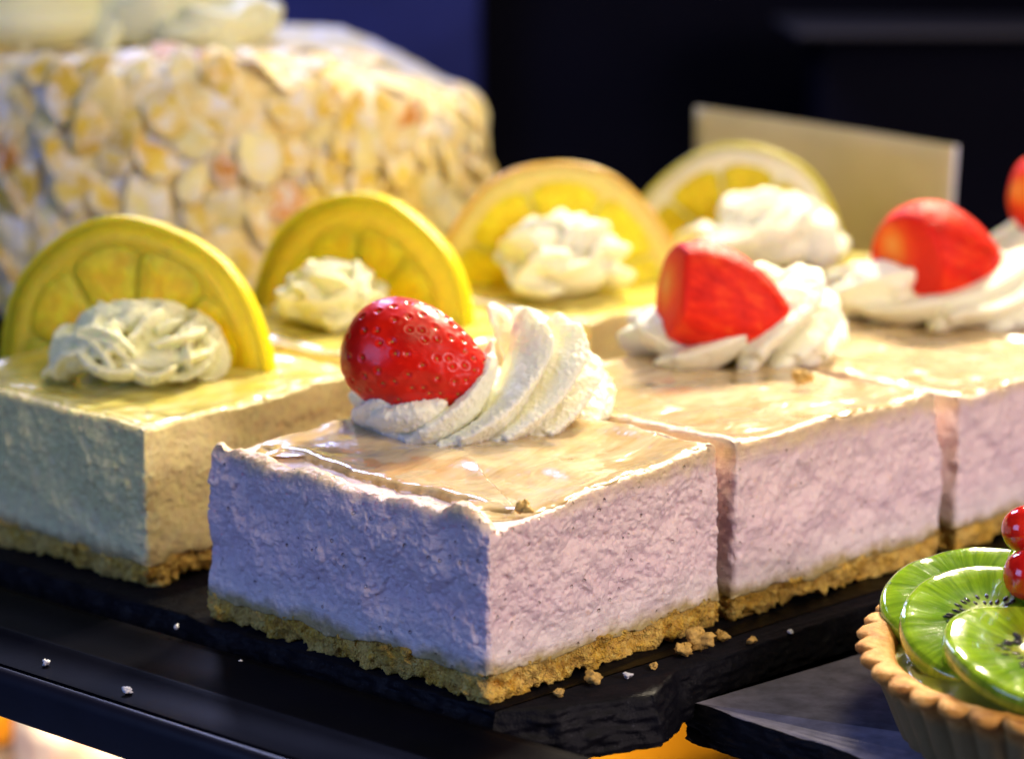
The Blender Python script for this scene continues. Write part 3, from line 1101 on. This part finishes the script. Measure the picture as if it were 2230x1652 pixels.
slab("slate_board", [(-62, 119.5), (-30, 91.0), (-11.5, 74.0), (-3.2, 66.6), (-0.6, 64.15), (1.35, 64.45), (4.2, 65.7), (5.0, 67.7), (10.8, 73.4), (40, 101.5), (60, 121), (60, 150), (-62, 150)],
     0.0, -1.45, SLATE, SLATE, "black slate board with chipped edges carrying all the cheesecake slices", "slate board", 0.42, 2.0, step=0.09, jag=0.22)
slab("slate_board", [(4.95, 68.1), (9.2, 63.6), (16.0, 57.0), (40, 57), (60, 75), (60, 119), (40, 100.0), (10.9, 73.1)],
     -0.97, -2.1, SLATE_B, SLATE, "smooth grey slate board with broken corner under the kiwi tart", "slate board", 0.25, 6.0, step=0.09, jag=0.20)

# rail: profile extruded along its direction
rd = np.array([0.765, -0.644])
rn = np.array([-0.644, -0.765])   # towards the front-left
o0 = np.array([0.3, 63.15])
prof = [(0.0, -1.3), (0.0, -0.32), (0.08, -0.22), (0.5, -0.2), (0.9, -0.26), (1.4, -0.30), (2.6, -0.30), (2.75, -0.22), (2.95, -0.20), (3.1, -0.28), (4.75, -0.30), (5.0, -0.26), (5.2, -0.28), (5.33, -0.36), (5.42, -0.5), (5.45, -0.7), (5.47, -1.65), (5.40, -1.70), (5.2, -1.70), (5.2, -1.3)]
pf = np.array(prof)
s_ = np.linspace(-40, 30, 60)
rail = thing("shelf_rail", "glossy black plastic rail along the front edge of the cake shelf", "shelf rail")
RAIL_TOP = simple("rail_matt_black", (0.0015, 0.0015, 0.004), 0.42, 0.3, 0.5, 0.006, 2.0, spec=0.015)
RAIL_FACE = simple("rail_face_black", (0.010, 0.010, 0.020), 0.34, 0.3, 0.5, 0.004, 2.0, spec=0.5)


def extrude(name, p, mat):
    V = np.concatenate([np.c_[o0[0] + rd[0] * s + rn[0] * p[:, 0], o0[1] + rd[1] * s + rn[1] * p[:, 0], p[:, 1]] for s in s_])
    o = mk(name, V, grid_faces(len(s_), len(p)), mat, rail)
    o.data.set_sharp_from_angle(angle=math.radians(50))


extrude("rail_top", np.concatenate([pf[:12], [(5.10, -0.9), (0.3, -0.9)]]), RAIL_TOP)
extrude("rail_fascia", np.concatenate([[(5.12, -0.30)], pf[12:19]]), RAIL_FACE)


# ------------------------------------------------------------------ kiwi tart
def tart():
    root = thing("fruit_tart", "small round tart with fluted golden shell filled with glazed kiwi", "tart", (15.45, 65.5, -0.93),
                 (math.radians(5), math.radians(-2), 0))
    nf = 36
    n = nf * 16
    a = np.arange(n) / n * 2 * math.pi
    def fl(amp, shp=0.75):
        s = np.abs(np.sin(a * nf / 2))
        return amp * (s ** shp - 0.6)
    rows = []
    for (r, z, amp) in [(0.05, 0.03, 0), (3.8, 0.03, 0.02), (4.45, 0.05, 0.10), (4.6, 0.2, 0.14), (4.75, 0.6, 0.16), (4.93, 1.1, 0.18), (5.12, 1.6, 0.20), (5.30, 2.05, 0.23), (5.42, 2.28, 0.27), (5.58, 2.40, 0.33),
                        (5.68, 2.50, 0.36), (5.70, 2.60, 0.36), (5.62, 2.70, 0.33), (5.45, 2.74, 0.25), (5.2, 2.72, 0.14), (4.98, 2.64, 0.06), (4.8, 2.48, 0.02), (4.7, 2.2, 0), (4.6, 1.6, 0), (0.05, 1.5, 0)]:
        rr = r + fl(amp) * (1 + 0.55 * fbm(np.stack([np.cos(a) * 3, np.sin(a) * 3, np.full(n, 0.3)], 1), 1.0, 2))
        rows.append(np.stack([rr * np.cos(a), rr * np.sin(a), np.full(n, z)], 1))
    R_ = len(rows)
    V = np.concatenate(rows)
    V[:, 2] += np.where(V[:, 2] > 1.0, 0.06 * fbm(V, 0.7, 3), 0)
    rad = V[:, :2] / (np.linalg.norm(V[:, :2], axis=1)[:, None] + 1e-6)
    V[:, :2] += rad * (0.04 * fbm(V, 2.0, 3, 4.0))[:, None] * (V[:, 2] > 0.1)[:, None]
    m = M("tart_shell")
    c = m.ramp(m.noise(1.6, 6, 0.65), [(0.32, (0.40, 0.15, 0.025)), (0.50, (0.66, 0.31, 0.06)), (0.68, (0.82, 0.50, 0.16))])
    x, y, z = m.xyz()
    c = m.mix(m.maprange(z, 2.35, 1.7), c, (0.30, 0.21, 0.08))  # wall below the rim darkened: shade on the shell side painted into the colour
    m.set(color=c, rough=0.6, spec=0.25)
    m.bump(m.noise(9, 5, 0.7), 0.05)
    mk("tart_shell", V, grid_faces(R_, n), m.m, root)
    # custard + glaze bed
    m = M("custard")
    m.set(color=m.ramp(m.noise(1.0), [(0.3, (0.30, 0.34, 0.03)), (0.7, (0.46, 0.46, 0.07))]), rough=0.15, coat=1.0, cr=0.02, sss=0.3, sr=(1, .8, .3), ss=0.003)
    m.bump(m.noise(0.9, 2), 0.08)
    rows = [np.stack([r * np.cos(a), r * np.sin(a), 2.2 + 0.7 * (1 - (r / 4.9) ** 2) * np.ones(n)], 1) for r in np.linspace(4.95, 0.03, 16)]
    V = np.concatenate(rows)
    V[:, 2] += 0.06 * fbm(V, 0.8, 2)
    mk("custard_filling", V, grid_faces(16, n), m.m, root)
    # kiwi slices
    m = M("kiwi_flesh")
    x, y, z = m.xyz()
    ang = m.math('ARCTAN2', y, x)
    r = m.math('SQRT', m.math('ADD', m.math('MULTIPLY', x, x), m.math('MULTIPLY', y, y)))
    cv = m.t.nodes.new("ShaderNodeCombineXYZ")
    m.t.links.new(m.math('MULTIPLY', ang, 7.0), cv.inputs[0])
    m.t.links.new(m.math('MULTIPLY', r, 0.35), cv.inputs[1])
    m.t.links.new(m.rnd, cv.inputs[2])
    st = m.noise(1.6, 3, 0.6, vec=cv.outputs[0])
    rn_ = m.math('ADD', r, m.math('MULTIPLY', m.math('SUBTRACT', m.noise(2.0), 0.5), 0.5))
    base = m.ramp(m.math('DIVIDE', rn_, 3.0), [(0.16, (0.62, 0.66, 0.24)), (0.27, (0.20, 0.30, 0.02)), (0.45, (0.13, 0.27, 0.008)), (0.72, (0.24, 0.40, 0.012)), (0.95, (0.36, 0.52, 0.03))])
    rays = m.ramp(st, [(0.38, (0.60, 0.68, 0.55)), (0.62, (1.12, 1.12, 1.0))])
    c = m.mix(1.0, base, rays, 'MULTIPLY')
    m.set(color=c, rough=0.12, coat=1.0, cr=0.015, sss=0.25, sr=(0.5, 1, 0.15), ss=0.003)
    m.bump(st, 0.010)
    m.bump(m.noise(0.8, 2), 0.05)
    KF = m.m
    SD = simple("kiwi_seed", (0.012, 0.008, 0.012), 0.25)
    KC = simple("kiwi_core", (0.70, 0.70, 0.34), 0.3, 0.2, 3, coat=1.0, cr=0.03)
    def kiwi(loc, rot, R, th=0.55, seed=0):
        rs = np.random.default_rng(seed)
        n = 120
        a = np.arange(n) / n * 2 * math.pi
        el = np.stack([np.cos(a) * 1.0, np.sin(a) * 0.88], 1)
        prof = [(0.02, -th / 2), (0.9, -th / 2), (0.985, -th * 0.38), (1.0, 0), (0.985, th * 0.36), (0.94, th * 0.47), (0.85, th * 0.5), (0.6, th * 0.46), (0.32, th * 0.44), (0.2, th * 0.47), (0.01, th * 0.48)]
        pr = []
        for i in range(len(prof) - 1):
            for q in range(3):
                t = q / 3
                pr.append((prof[i][0] * (1 - t) + prof[i + 1][0] * t, prof[i][1] * (1 - t) + prof[i + 1][1] * t))
        pr.append(prof[-1])
        V = np.concatenate([np.c_[el * R * k, np.full(n, z)] for k, z in pr])
        V[:, 2] += 0.05 * fbm(V + seed, 0.7, 2)
        k_ = mk("kiwi_slice", V, grid_faces(len(pr), n), KF, root)
        k_.location = Vector(loc) * CM
        k_.rotation_euler = rot
        # seeds of this slice: one dark ring of teardrops
        VV, QQ = [], []
        off = 0
        for i in range(44):
            an = i / 44 * 2 * math.pi + rs.uniform(-0.05, 0.05)
            rr = R * rs.uniform(0.30, 0.48)
            c0 = np.array([rr * math.cos(an), rr * math.sin(an) * 0.88, th * 0.455])
            ax = np.array([math.cos(an), math.sin(an), 0.0])
            bx = np.array([-ax[1], ax[0], 0])
            b8 = np.arange(8) / 8 * 2 * math.pi
            v = []
            for (q, hz_) in ((0.2, -0.03), (1.0, 0.0), (0.7, 0.03), (0.15, 0.045)):
                v.append(c0 + (np.cos(b8)[:, None] * ax * 0.16 + np.sin(b8)[:, None] * bx * 0.065) * q + np.array([0, 0, hz_]))
            VV.append(np.concatenate(v))
            QQ.append(grid_faces(4, 8) + off)
            off += 32
        sd = mk("kiwi_seeds", np.concatenate(VV), np.concatenate(QQ), SD, k_)
        return k_
    R90 = math.radians
    kiwi((-2.2, 2.6, 2.95), (R90(11), R90(-8), 0.3), 2.7, 0.6, 1)
    kiwi((-2.1, 0.6, 2.9), (R90(7), R90(-13), 1.2), 2.8, 0.6, 2)
    kiwi((-1.0, -2.0, 2.95), (R90(6), R90(-7), 2.0), 3.1, 0.6, 3)
    kiwi((1.6, -2.3, 3.2), (R90(8), R90(14), 2.9), 2.7, 0.6, 4)
    kiwi((2.4, 0.6, 3.4), (R90(-4), R90(16), 3.9), 2.4, 0.6, 5)
    kiwi((0.8, 2.6, 3.3), (R90(-14), R90(8), 4.7), 2.4, 0.6, 6)
    return root


tart()
mc = M("currant_skin")
mc.set(color=mc.ramp(mc.noise(1.5), [(0.3, (0.55, 0.004, 0.004)), (0.7, (0.82, 0.03, 0.012))]), rough=0.12, coat=1.0, cr=0.02, sss=0.4, sr=(1, 0.15, 0.1), ss=0.003)
mc.bump(mc.noise(2.2, 2), 0.05)


def currant(loc, r, label):
    a = np.arange(40) / 40 * 2 * math.pi
    t = np.linspace(0.03, math.pi - 0.03, 24)
    V = np.stack([np.sin(t)[:, None] * np.cos(a) * r, np.sin(t)[:, None] * np.sin(a) * r, (-np.cos(t) * r * 1.03)[:, None] * np.ones(40)], -1).reshape(-1, 3)
    V *= (1 + 0.04 * fbm(V, 1.2, 2, loc[0])[:, None])
    o = thing("red_currant", label, "berry", loc, (0.2, 0.1, 0), "red berries on the kiwi tart")
    mk("berry_skin", V, grid_faces(24, 40), mc.m, o)
    st = np.array([(0.10, 0.0), (0.13, 0.05), (0.07, 0.12), (0.02, 0.16)])
    b = np.arange(10) / 10 * 2 * math.pi
    V = np.concatenate([np.c_[np.cos(b) * q[0], np.sin(b) * q[0], np.full(10, r * 0.98 + q[1])] for q in st])
    mk("calyx", V, grid_faces(4, 10), simple("calyx_brown", (0.12, 0.05, 0.015), 0.7), o)
    return o


currant((14.45, 66.6, 3.3), 0.72, "lower of the two glossy red berries at the right edge of the kiwi")
currant((14.55, 67.7, 4.3), 0.68, "upper of the two glossy red berries at the right edge of the kiwi")


# ------------------------------------------------------------------ big almond gateau
def gateau():
    CX, CY, Z0, Z1, RR = -14.9, 117.0, 3.6, 14.5, 13.6
    root = thing("almond_gateau", "large round cream gateau coated in sugar dusted almond flakes", "cake", (CX, CY, Z0))
    H = Z1 - Z0
    n = 300
    a = np.arange(n) / n * 2 * math.pi
    prof = [(0.05, 0.0), (RR - 0.5, 0.0), (RR - 0.1, 0.3)]
    for k in range(30):
        z = 0.5 + (H - 2.0) * k / 29
        prof.append((RR + 0.15 * math.sin(k / 4.0), z))
    for k in range(1, 12):
        q = math.pi / 2 * k / 12
        prof.append((RR - 1.5 * (1 - math.cos(q)), H - 1.5 + 1.5 * math.sin(q)))
    for r in np.linspace(RR - 1.6, 0.05, 24):
        prof.append((r, H))
    V = np.concatenate([np.stack([r * np.cos(a), r * np.sin(a), np.full(n, z)], 1) for r, z in prof])
    nr = V / (np.linalg.norm(V, axis=1)[:, None] + 1e-6)
    d = 0.32 * fbm(V, 0.35, 3) + 0.14 * fbm(V, 1.4, 3)
    V += nr * (d * (V[:, 2] > 0.2))[:, None]
    V[:, 2] *= 1 - 0.20 * sstep(5.0, 13.0, V[:, 0])
    m = M("sugared_cream")
    c = m.ramp(m.noise(0.7, 5, 0.6), [(0.30, (0.88, 0.66, 0.18)), (0.48, (0.94, 0.80, 0.42)), (0.60, (0.92, 0.88, 0.84))])
    m.set(color=c, rough=0.8, sss=0.2, sr=(1, 0.7, 0.4), ss=0.003)
    m.bump(m.noise(2.5, 5), 0.15)
    mk("cake_body", V, grid_faces(len(prof), n), m.m, root)
    # almond flakes
    def amat(nm, c0, c1):
        m = M(nm)
        c = m.ramp(m.noise(0.9, 4), [(0.35, c0), (0.65, c1)])
        x, y, z = m.xyz()
        q = m.math('SQRT', m.math('ADD', m.math('MULTIPLY', x, x), m.math('MULTIPLY', m.math('MULTIPLY', y, y), 2.0)))
        c = m.mix(m.math('MULTIPLY', m.maprange(q, 0.75, 1.05), 0.30), c, (0.92, 0.78, 0.50))
        dust = m.ramp(m.noise(1.3, 6, 0.7), [(0.47, 0.0), (0.62, 1.0)])
        c = m.mix(m.math('MULTIPLY', dust, 0.85), c, (0.93, 0.88, 0.82))
        m.set(color=c, rough=0.55, sss=0.2, sr=(1, 0.6, 0.2), ss=0.003)
        return m.m
    AM = [amat("almond_golden", (0.74, 0.46, 0.02), (0.90, 0.66, 0.08)), amat("almond_pale", (0.90, 0.72, 0.22), (0.95, 0.84, 0.38)), amat("almond_toasted", (0.66, 0.24, 0.01), (0.80, 0.36, 0.02))]
    protos = []
    for v in range(7):
        L = 1.12 + 0.20 * (v % 3)
        W = 0.72 + 0.12 * (v % 4)
        b = np.arange(26) / 26 * 2 * math.pi
        rx = L * np.cos(b) * (1 + 0.08 * np.cos(2 * b + v))
        ry = W * np.sin(b) * (1 - 0.28 * np.cos(b))
        cur = 0.10 + 0.05 * (v % 3)
        V = []
        for (k, zz) in ((0.02, 0.055), (0.6, 0.055), (0.92, 0.045), (1.0, 0.0), (0.92, -0.045), (0.6, -0.055), (0.02, -0.055)):
            zz *= 0.6
            x, y = rx * k, ry * k
            V.append(np.c_[x, y, zz - cur * (x * x) * 0.8 + 0.03 * np.sin(x * 3 + v)])
        o = mk("almond_flake", np.concatenate(V), grid_faces(7, 26)[:, ::-1], AM[0 if v < 4 else (1 if v < 6 else 2)], root)
        protos.append(o)
    meshes = [p.data for p in protos]
    for p in protos:
        bpy.data.objects.remove(p)
    rs = random.Random(4)
    spots = []
    for i in range(900):
        th = rs.uniform(-math.pi * 1.0, 0.0)    # camera-facing half and ends
        u = rs.uniform(0, 1)
        zz = 0.4 + (H + 0.9) * u
        if zz < H - 1.2:
            r, z, nz = RR + 0.05, zz, rs.uniform(-0.2, 0.25)
        elif zz < H:
            q = (zz - (H - 1.2)) / 1.2 * 1.3
            r, z, nz = RR - 1.4 * (1 - math.cos(q)), H - 1.4 + 1.4 * math.sin(q), math.tan(min(q, 1.3)) * 0.6
            if rs.random() < 0.25:
                continue
        else:
            r, z, nz = RR - rs.uniform(1.0, 6.0), H + 0.05, 6.0
            if rs.random() < 0.6:
                continue
        ok = all((r * math.cos(th) - s[0]) ** 2 + (r * math.sin(th) - s[1]) ** 2 + (z - s[2]) ** 2 > 1.15 ** 2 for s in spots)
        if ok:
            spots.append((r * math.cos(th), r * math.sin(th), z, th, nz))
    spots.sort(key=lambda s: s[1] - 0.25 * s[2] + (6 if s[2] < 1.5 else 0))
    rest_v, rest_f, off, rest_mi = [], [], 0, []
    for i, (x, y, z, th, nz) in enumerate(spots):
        nrm = Vector((math.cos(th), math.sin(th), nz)).normalized()
        nrm = (nrm + Vector((rs.uniform(-.3, .3), rs.uniform(-.3, .3), rs.uniform(-.3, .4)))).normalized()
        rot = nrm.to_track_quat('Z', 'Y').to_matrix().to_4x4() @ Matrix.Rotation(math.pi / 2 + rs.uniform(-0.9, 0.9), 4, 'Z')
        vi = rs.choice([0, 1, 2, 3, 0, 1, 2, 3, 4, 5, 4, 5]) if rs.random() > 0.05 else 6
        me = meshes[vi]
        z *= 1 - 0.20 * float(sstep(5.0, 13.0, np.array(x)))
        mat = Matrix.Translation((Vector((x, y, z)) + nrm * 0.10) * CM) @ rot @ Matrix.Scale(rs.uniform(0.6, 1.25), 4)
        if i < 100:
            o = bpy.data.objects.new("almond_flake", me)
            COL.objects.link(o)
            o.parent = root
            o.matrix_local = mat
        else:
            co = np.array([mat @ v.co for v in me.vertices]) / CM
            rest_v.append(co)
            rest_f.append(grid_faces(7, 26)[:, ::-1] + off)
            rest_mi += [0 if vi < 4 else (1 if vi < 6 else 2)] * (6 * 26)
            off += len(co)
    if rest_v:
        o = mk("almond_flakes", np.concatenate(rest_v), np.concatenate(rest_f), AM, root, mi=rest_mi)
        o["kind"] = "stuff"
    # stand under the gateau
    st = thing("cake_stand", "low dark pedestal carrying the almond gateau, hidden behind the lemon slices", "cake stand", (CX, CY, 0))
    b = np.arange(64) / 64 * 2 * math.pi
    pr = [(0.05, 0.0), (6.0, 0.0), (6.2, 0.3), (5.0, 0.7), (2.0, 1.2), (1.6, 2.2), (2.6, 2.9), (0.05, 2.92)]
    mk("pedestal", np.concatenate([np.stack([r * np.cos(b), r * np.sin(b), np.full(64, z)], 1) for r, z in pr]), grid_faces(len(pr), 64), RAIL, st)
    pr = [(0.05, 2.95), (14.0, 2.95), (14.3, 3.1), (14.4, 3.3), (14.3, 3.5), (14.0, 3.55), (0.05, 3.55)]
    mk("plate", np.concatenate([np.stack([r * np.cos(b), r * np.sin(b), np.full(64, z)], 1) for r, z in pr]), grid_faces(len(pr), 64), RAIL, st)
    return CX, CY, Z1


gx, gy, gz = gateau()
tuft((-22.0, 113.5, gz - 0.2), 5.0, 4.6, 30, 61, "yellowish cream swirl on top of the almond gateau, at the top left corner", 0.12, 1.5, 0.75, 0.04)
tuft((-14.8, 114.5, gz - 0.2), 4.3, 4.0, 26, 67, "pale cream swirl on the almond gateau nearest the middle of its top", 0.12, 1.4, 0.75, 0.04)
for o in bpy.data.objects:
    if o.get("label", "").endswith(("top left corner", "middle of its top")):
        o["group"] = "cream swirls on the almond gateau"

# ------------------------------------------------------------------ price card
card = thing("price_card", "blank beige card standing upright behind the farthest lemon slice", "card", (0, 0, 0))
A = np.array([8.9, 120.5]); B = np.array([20.4, 114.0])
m = M("card_paper")
m.set(color=m.ramp(m.noise(0.25, 3), [(0.3, (0.44, 0.37, 0.17)), (0.7, (0.52, 0.44, 0.22))]), rough=0.45)
nu, nv = 24, 12
def card_pt(u, v, off):
    p = A * (1 - u) + B * u
    nn = np.array([-(B - A)[1], (B - A)[0]]); nn = nn / np.linalg.norm(nn)
    zt = 11.15 * (1 - u) + 9.95 * u
    bend = 0.35 * math.sin(u * 3.0) + 1.2 * max(0, u - 0.9) ** 1.3
    q = p - nn * 0 + nn * (off + bend)
    q = q - (B - A) / np.linalg.norm(B - A) * 0.35 * (1 - v) * u
    return (q[0], q[1], 0.05 + (zt - 0.05) * v)
V, F = [], []
for off in (0.0, 0.09):
    for i in range(nu + 1):
        for j in range(nv + 1):
            V.append(card_pt(i / nu, j / nv, off))
def ci(s, i, j):
    return s * (nu + 1) * (nv + 1) + i * (nv + 1) + j
for i in range(nu):
    for j in range(nv):
        F.append((ci(0, i, j), ci(0, i + 1, j), ci(0, i + 1, j + 1), ci(0, i, j + 1)))
        F.append((ci(1, i, j), ci(1, i, j + 1), ci(1, i + 1, j + 1), ci(1, i + 1, j)))
for i in range(nu):
    F.append((ci(0, i, nv), ci(0, i + 1, nv), ci(1, i + 1, nv), ci(1, i, nv)))
    F.append((ci(0, i, 0), ci(1, i, 0), ci(1, i + 1, 0), ci(0, i + 1, 0)))
for j in range(nv):
    F.append((ci(0, 0, j), ci(0, 0, j + 1), ci(1, 0, j + 1), ci(1, 0, j)))
    F.append((ci(0, nu, j), ci(1, nu, j), ci(1, nu, j + 1), ci(0, nu, j + 1)))
mk("paper_sheet", V, np.array(F), m.m, card, smooth=False)
ed = simple("card_edge", (0.75, 0.75, 0.85), 0.5)
p0 = [card_pt(1.0, v, 0.045) for v in (0, 0.35, 0.7, 1.0)]
V, F = tube(np.array(p0) + np.array([0.05, 0, 0]), np.full(4, 0.10), np.full(4, 0.10), np.tile([1.0, 0, 0], (4, 1)), 8)
mk("folded_edge", V, F, ed, card)


# ------------------------------------------------------------------ case background
def box(name, lo, hi, mat, parent=None, bev=0.0):
    x0, y0, z0 = lo
    x1, y1, z1 = hi
    V = [(x0, y0, z0), (x1, y0, z0), (x1, y1, z0), (x0, y1, z0), (x0, y0, z1), (x1, y0, z1), (x1, y1, z1), (x0, y1, z1)]
    F = np.array([(0, 3, 2, 1), (4, 5, 6, 7), (0, 1, 5, 4), (1, 2, 6, 5), (2, 3, 7, 6), (3, 0, 4, 7)])
    o = mk(name, V, F, mat, parent, smooth=False)
    if bev:
        b = o.modifiers.new("b", 'BEVEL')
        b.width = bev * CM
        b.segments = 3
    return o


tag(box("back_wall", (-90, 196, -60), (90, 199, 90), simple("wall_navy", (0.0035, 0.0036, 0.011), 0.7, 0.3, 0.05, spec=0.08)), kind="structure")
tag(box("wall_panel", (-20.5, 188, -60), (-2.4, 191, 90), simple("panel_blue", (0.035, 0.045, 0.20), 0.6, 0.4, 0.06, spec=0.15), bev=0.4),
    "tall blue panel standing behind the almond gateau", "panel")
tr = thing("metal_tray", "blurred grey rectangular tray high in the dark background at upper right", "tray", (29.5, 176, 11.2))
box("tray_base", (-10.2, -8, 0), (10.2, 8, 0.5), simple("tray_grey", (0.06, 0.055, 0.06), 0.5, spec=0.2), tr, 0.15)
box("tray_support", (-8, -4, -30), (8, 5, -0.03), simple("tray_black", (0.004, 0.004, 0.010), 0.7, spec=0.05), tr, 0.2)
tag(box("lower_shelf", (-70, 60, -22.0), (70, 170, -20.0), simple("shelf_white", (0.5, 0.46, 0.42), 0.4)), kind="structure")


# ------------------------------------------------------------------ lower shelf pastries
def dome(name, loc, R, H, mat, label, cat, seed, group=None, amp=0.15, plate=None):
    n = 96
    a = np.arange(n) / n * 2 * math.pi
    pr = [(0.05, 0.0), (R * 0.93, 0.0), (R, 0.4)] + [(R * (1 - 0.0), 0.4 + (H * 0.55) * k / 8) for k in range(1, 8)]
    for k in range(0, 12):
        q = math.pi / 2 * k / 12
        pr.append((R * math.cos(q) ** 0.6 + 0.03, H * 0.62 + H * 0.38 * math.sin(q)))
    V = np.concatenate([np.stack([r * np.cos(a), r * np.sin(a), np.full(n, z)], 1) for r, z in pr])
    V[:, 2] += np.where(V[:, 2] > 0.6, amp * fbm(V + seed, 0.4, 3), 0)
    rad = V[:, :2] / (np.linalg.norm(V[:, :2], axis=1)[:, None] + 1e-6)
    V[:, :2] += rad * (amp * fbm(V + seed, 0.5, 3))[:, None]
    o = mk(name, V, grid_faces(len(pr), n), mat)
    o.location = Vector(loc) * CM
    tag(o, label, cat, group)
    return o


m = M("apricot_glaze")
m.set(color=m.ramp(m.noise(0.35, 4), [(0.35, (0.72, 0.20, 0.01)), (0.6, (0.90, 0.46, 0.03))]), rough=0.3, coat=0.6)
AP = m.m
m = M("pink_icing")
m.set(color=m.ramp(m.noise(0.3, 3), [(0.35, (0.90, 0.42, 0.32)), (0.5, (0.93, 0.72, 0.66)), (0.7, (0.95, 0.90, 0.86))]), rough=0.5)
PI_ = m.m
m = M("orange_jelly")
sp = m.ramp(m.noise(2.6, 2), [(0.72, 0.0), (0.76, 1.0)])
m.set(color=m.mix(sp, (0.88, 0.36, 0.015), (0.25, 0.08, 0.01)), rough=0.35)
OJ = m.m
dome("iced_bun", (-18.0, 112.0, -19.97), 5.6, 5.0, PI_, "white and pink iced bun under the shelf at the lower left", "bun", 1.0)
dome("glazed_pastry", (-29.0, 119.0, -19.97), 5.4, 4.0, AP, "orange glazed pastry in the bottom left corner under the shelf", "pastry", 2.0)
dome("orange_cake", (5.5, 115.0, -19.97), 9.0, 4.0, OJ, "flat orange glazed cake seen through the gap between the slate boards", "cake", 3.0, amp=0.05)

# ------------------------------------------------------------------ crumbs
CR = simple("crumb_golden", (0.80, 0.50, 0.12), 0.7, 0.4, 6, 0.05, 9)
CRW = simple("crumb_white", (0.75, 0.75, 0.78), 0.5, 0.2, 6, 0.03, 9)


def crumb(loc, r, mat, label, seed):
    a = np.arange(20) / 20 * 2 * math.pi
    t = np.linspace(0.05, math.pi - 0.05, 14)
    V = np.stack([np.sin(t)[:, None] * np.cos(a), np.sin(t)[:, None] * np.sin(a) * 0.8, (-np.cos(t) * 0.65)[:, None] * np.ones(20)], -1).reshape(-1, 3)
    V *= (1 + 0.9 * fbm(V, 1.1, 2, seed * 3.7)[:, None] + 0.5 * fbm(V, 3.5, 3, seed)[:, None])
    V *= r
    V[:, 2] -= V[:, 2].min()
    o = mk("crumb", V, grid_faces(14, 20), mat)
    o.location = Vector(loc) * CM
    o.rotation_euler = (0, 0, seed)
    tag(o, label, "crumb", "crumbs dropped around the slices")
    return o


crumb((7.15, 70.55, 0.0), 0.16, CR, "golden crumb on the slate edge right of the front slice", 1)
crumb((-10.2, 72.0, 0.0), 0.10, CRW, "pale crumb on black slate at the left of the front slice's base", 2)
crumb((-10.9, 66.9, -0.29), 0.13, CRW, "larger white crumb on the black rail at lower left", 3)
crumb((-13.7, 69.4, -0.29), 0.11, CRW, "small white crumb on the black rail nearest the left edge", 4)
crumb((2.3, 66.75, 0.0), 0.24, CR, "golden chunk hanging under the right face of the front slice", 5)
crumb((5.55, 69.9, 0.0), 0.42, CR, "big golden crumb pile at the right foot of the front slice", 6)
crumb((5.05, 69.35, 0.0), 0.27, CR, "golden crumb just left of the big crumb pile", 7)
crumb((0.35, 66.3, 5.12), 0.24, CR, "yellow crumb on the near top corner of the front slice", 8)
crumb((9.7, 80.9, 5.72), 0.30, CR, "golden crumb lying on the glaze of the second pink slice", 9)
crumb((3.3, 67.35, 0.0), 0.12, CRW, "tiny white crumb on slate below the front slice's right face", 10)
crumb((4.1, 68.2, 0.0), 0.13, CR, "small golden crumb between the two chunks below the front slice's right face", 11)
crumb((6.3, 70.8, 0.0), 0.20, CR, "golden crumb in the gap corner between the first two pink slices", 12)
crumb((1.3, 65.75, 0.0), 0.15, CR, "golden crumb nearest the front slice's foremost corner", 13)
crumb((8.4, 71.5, 0.0), 0.09, CRW, "tiny pale crumb on slate before the second pink slice", 14)
crumb((-8.0, 69.6, -0.28), 0.07, CRW, "tiny pale speck on the rail below the front slice's left side", 15)
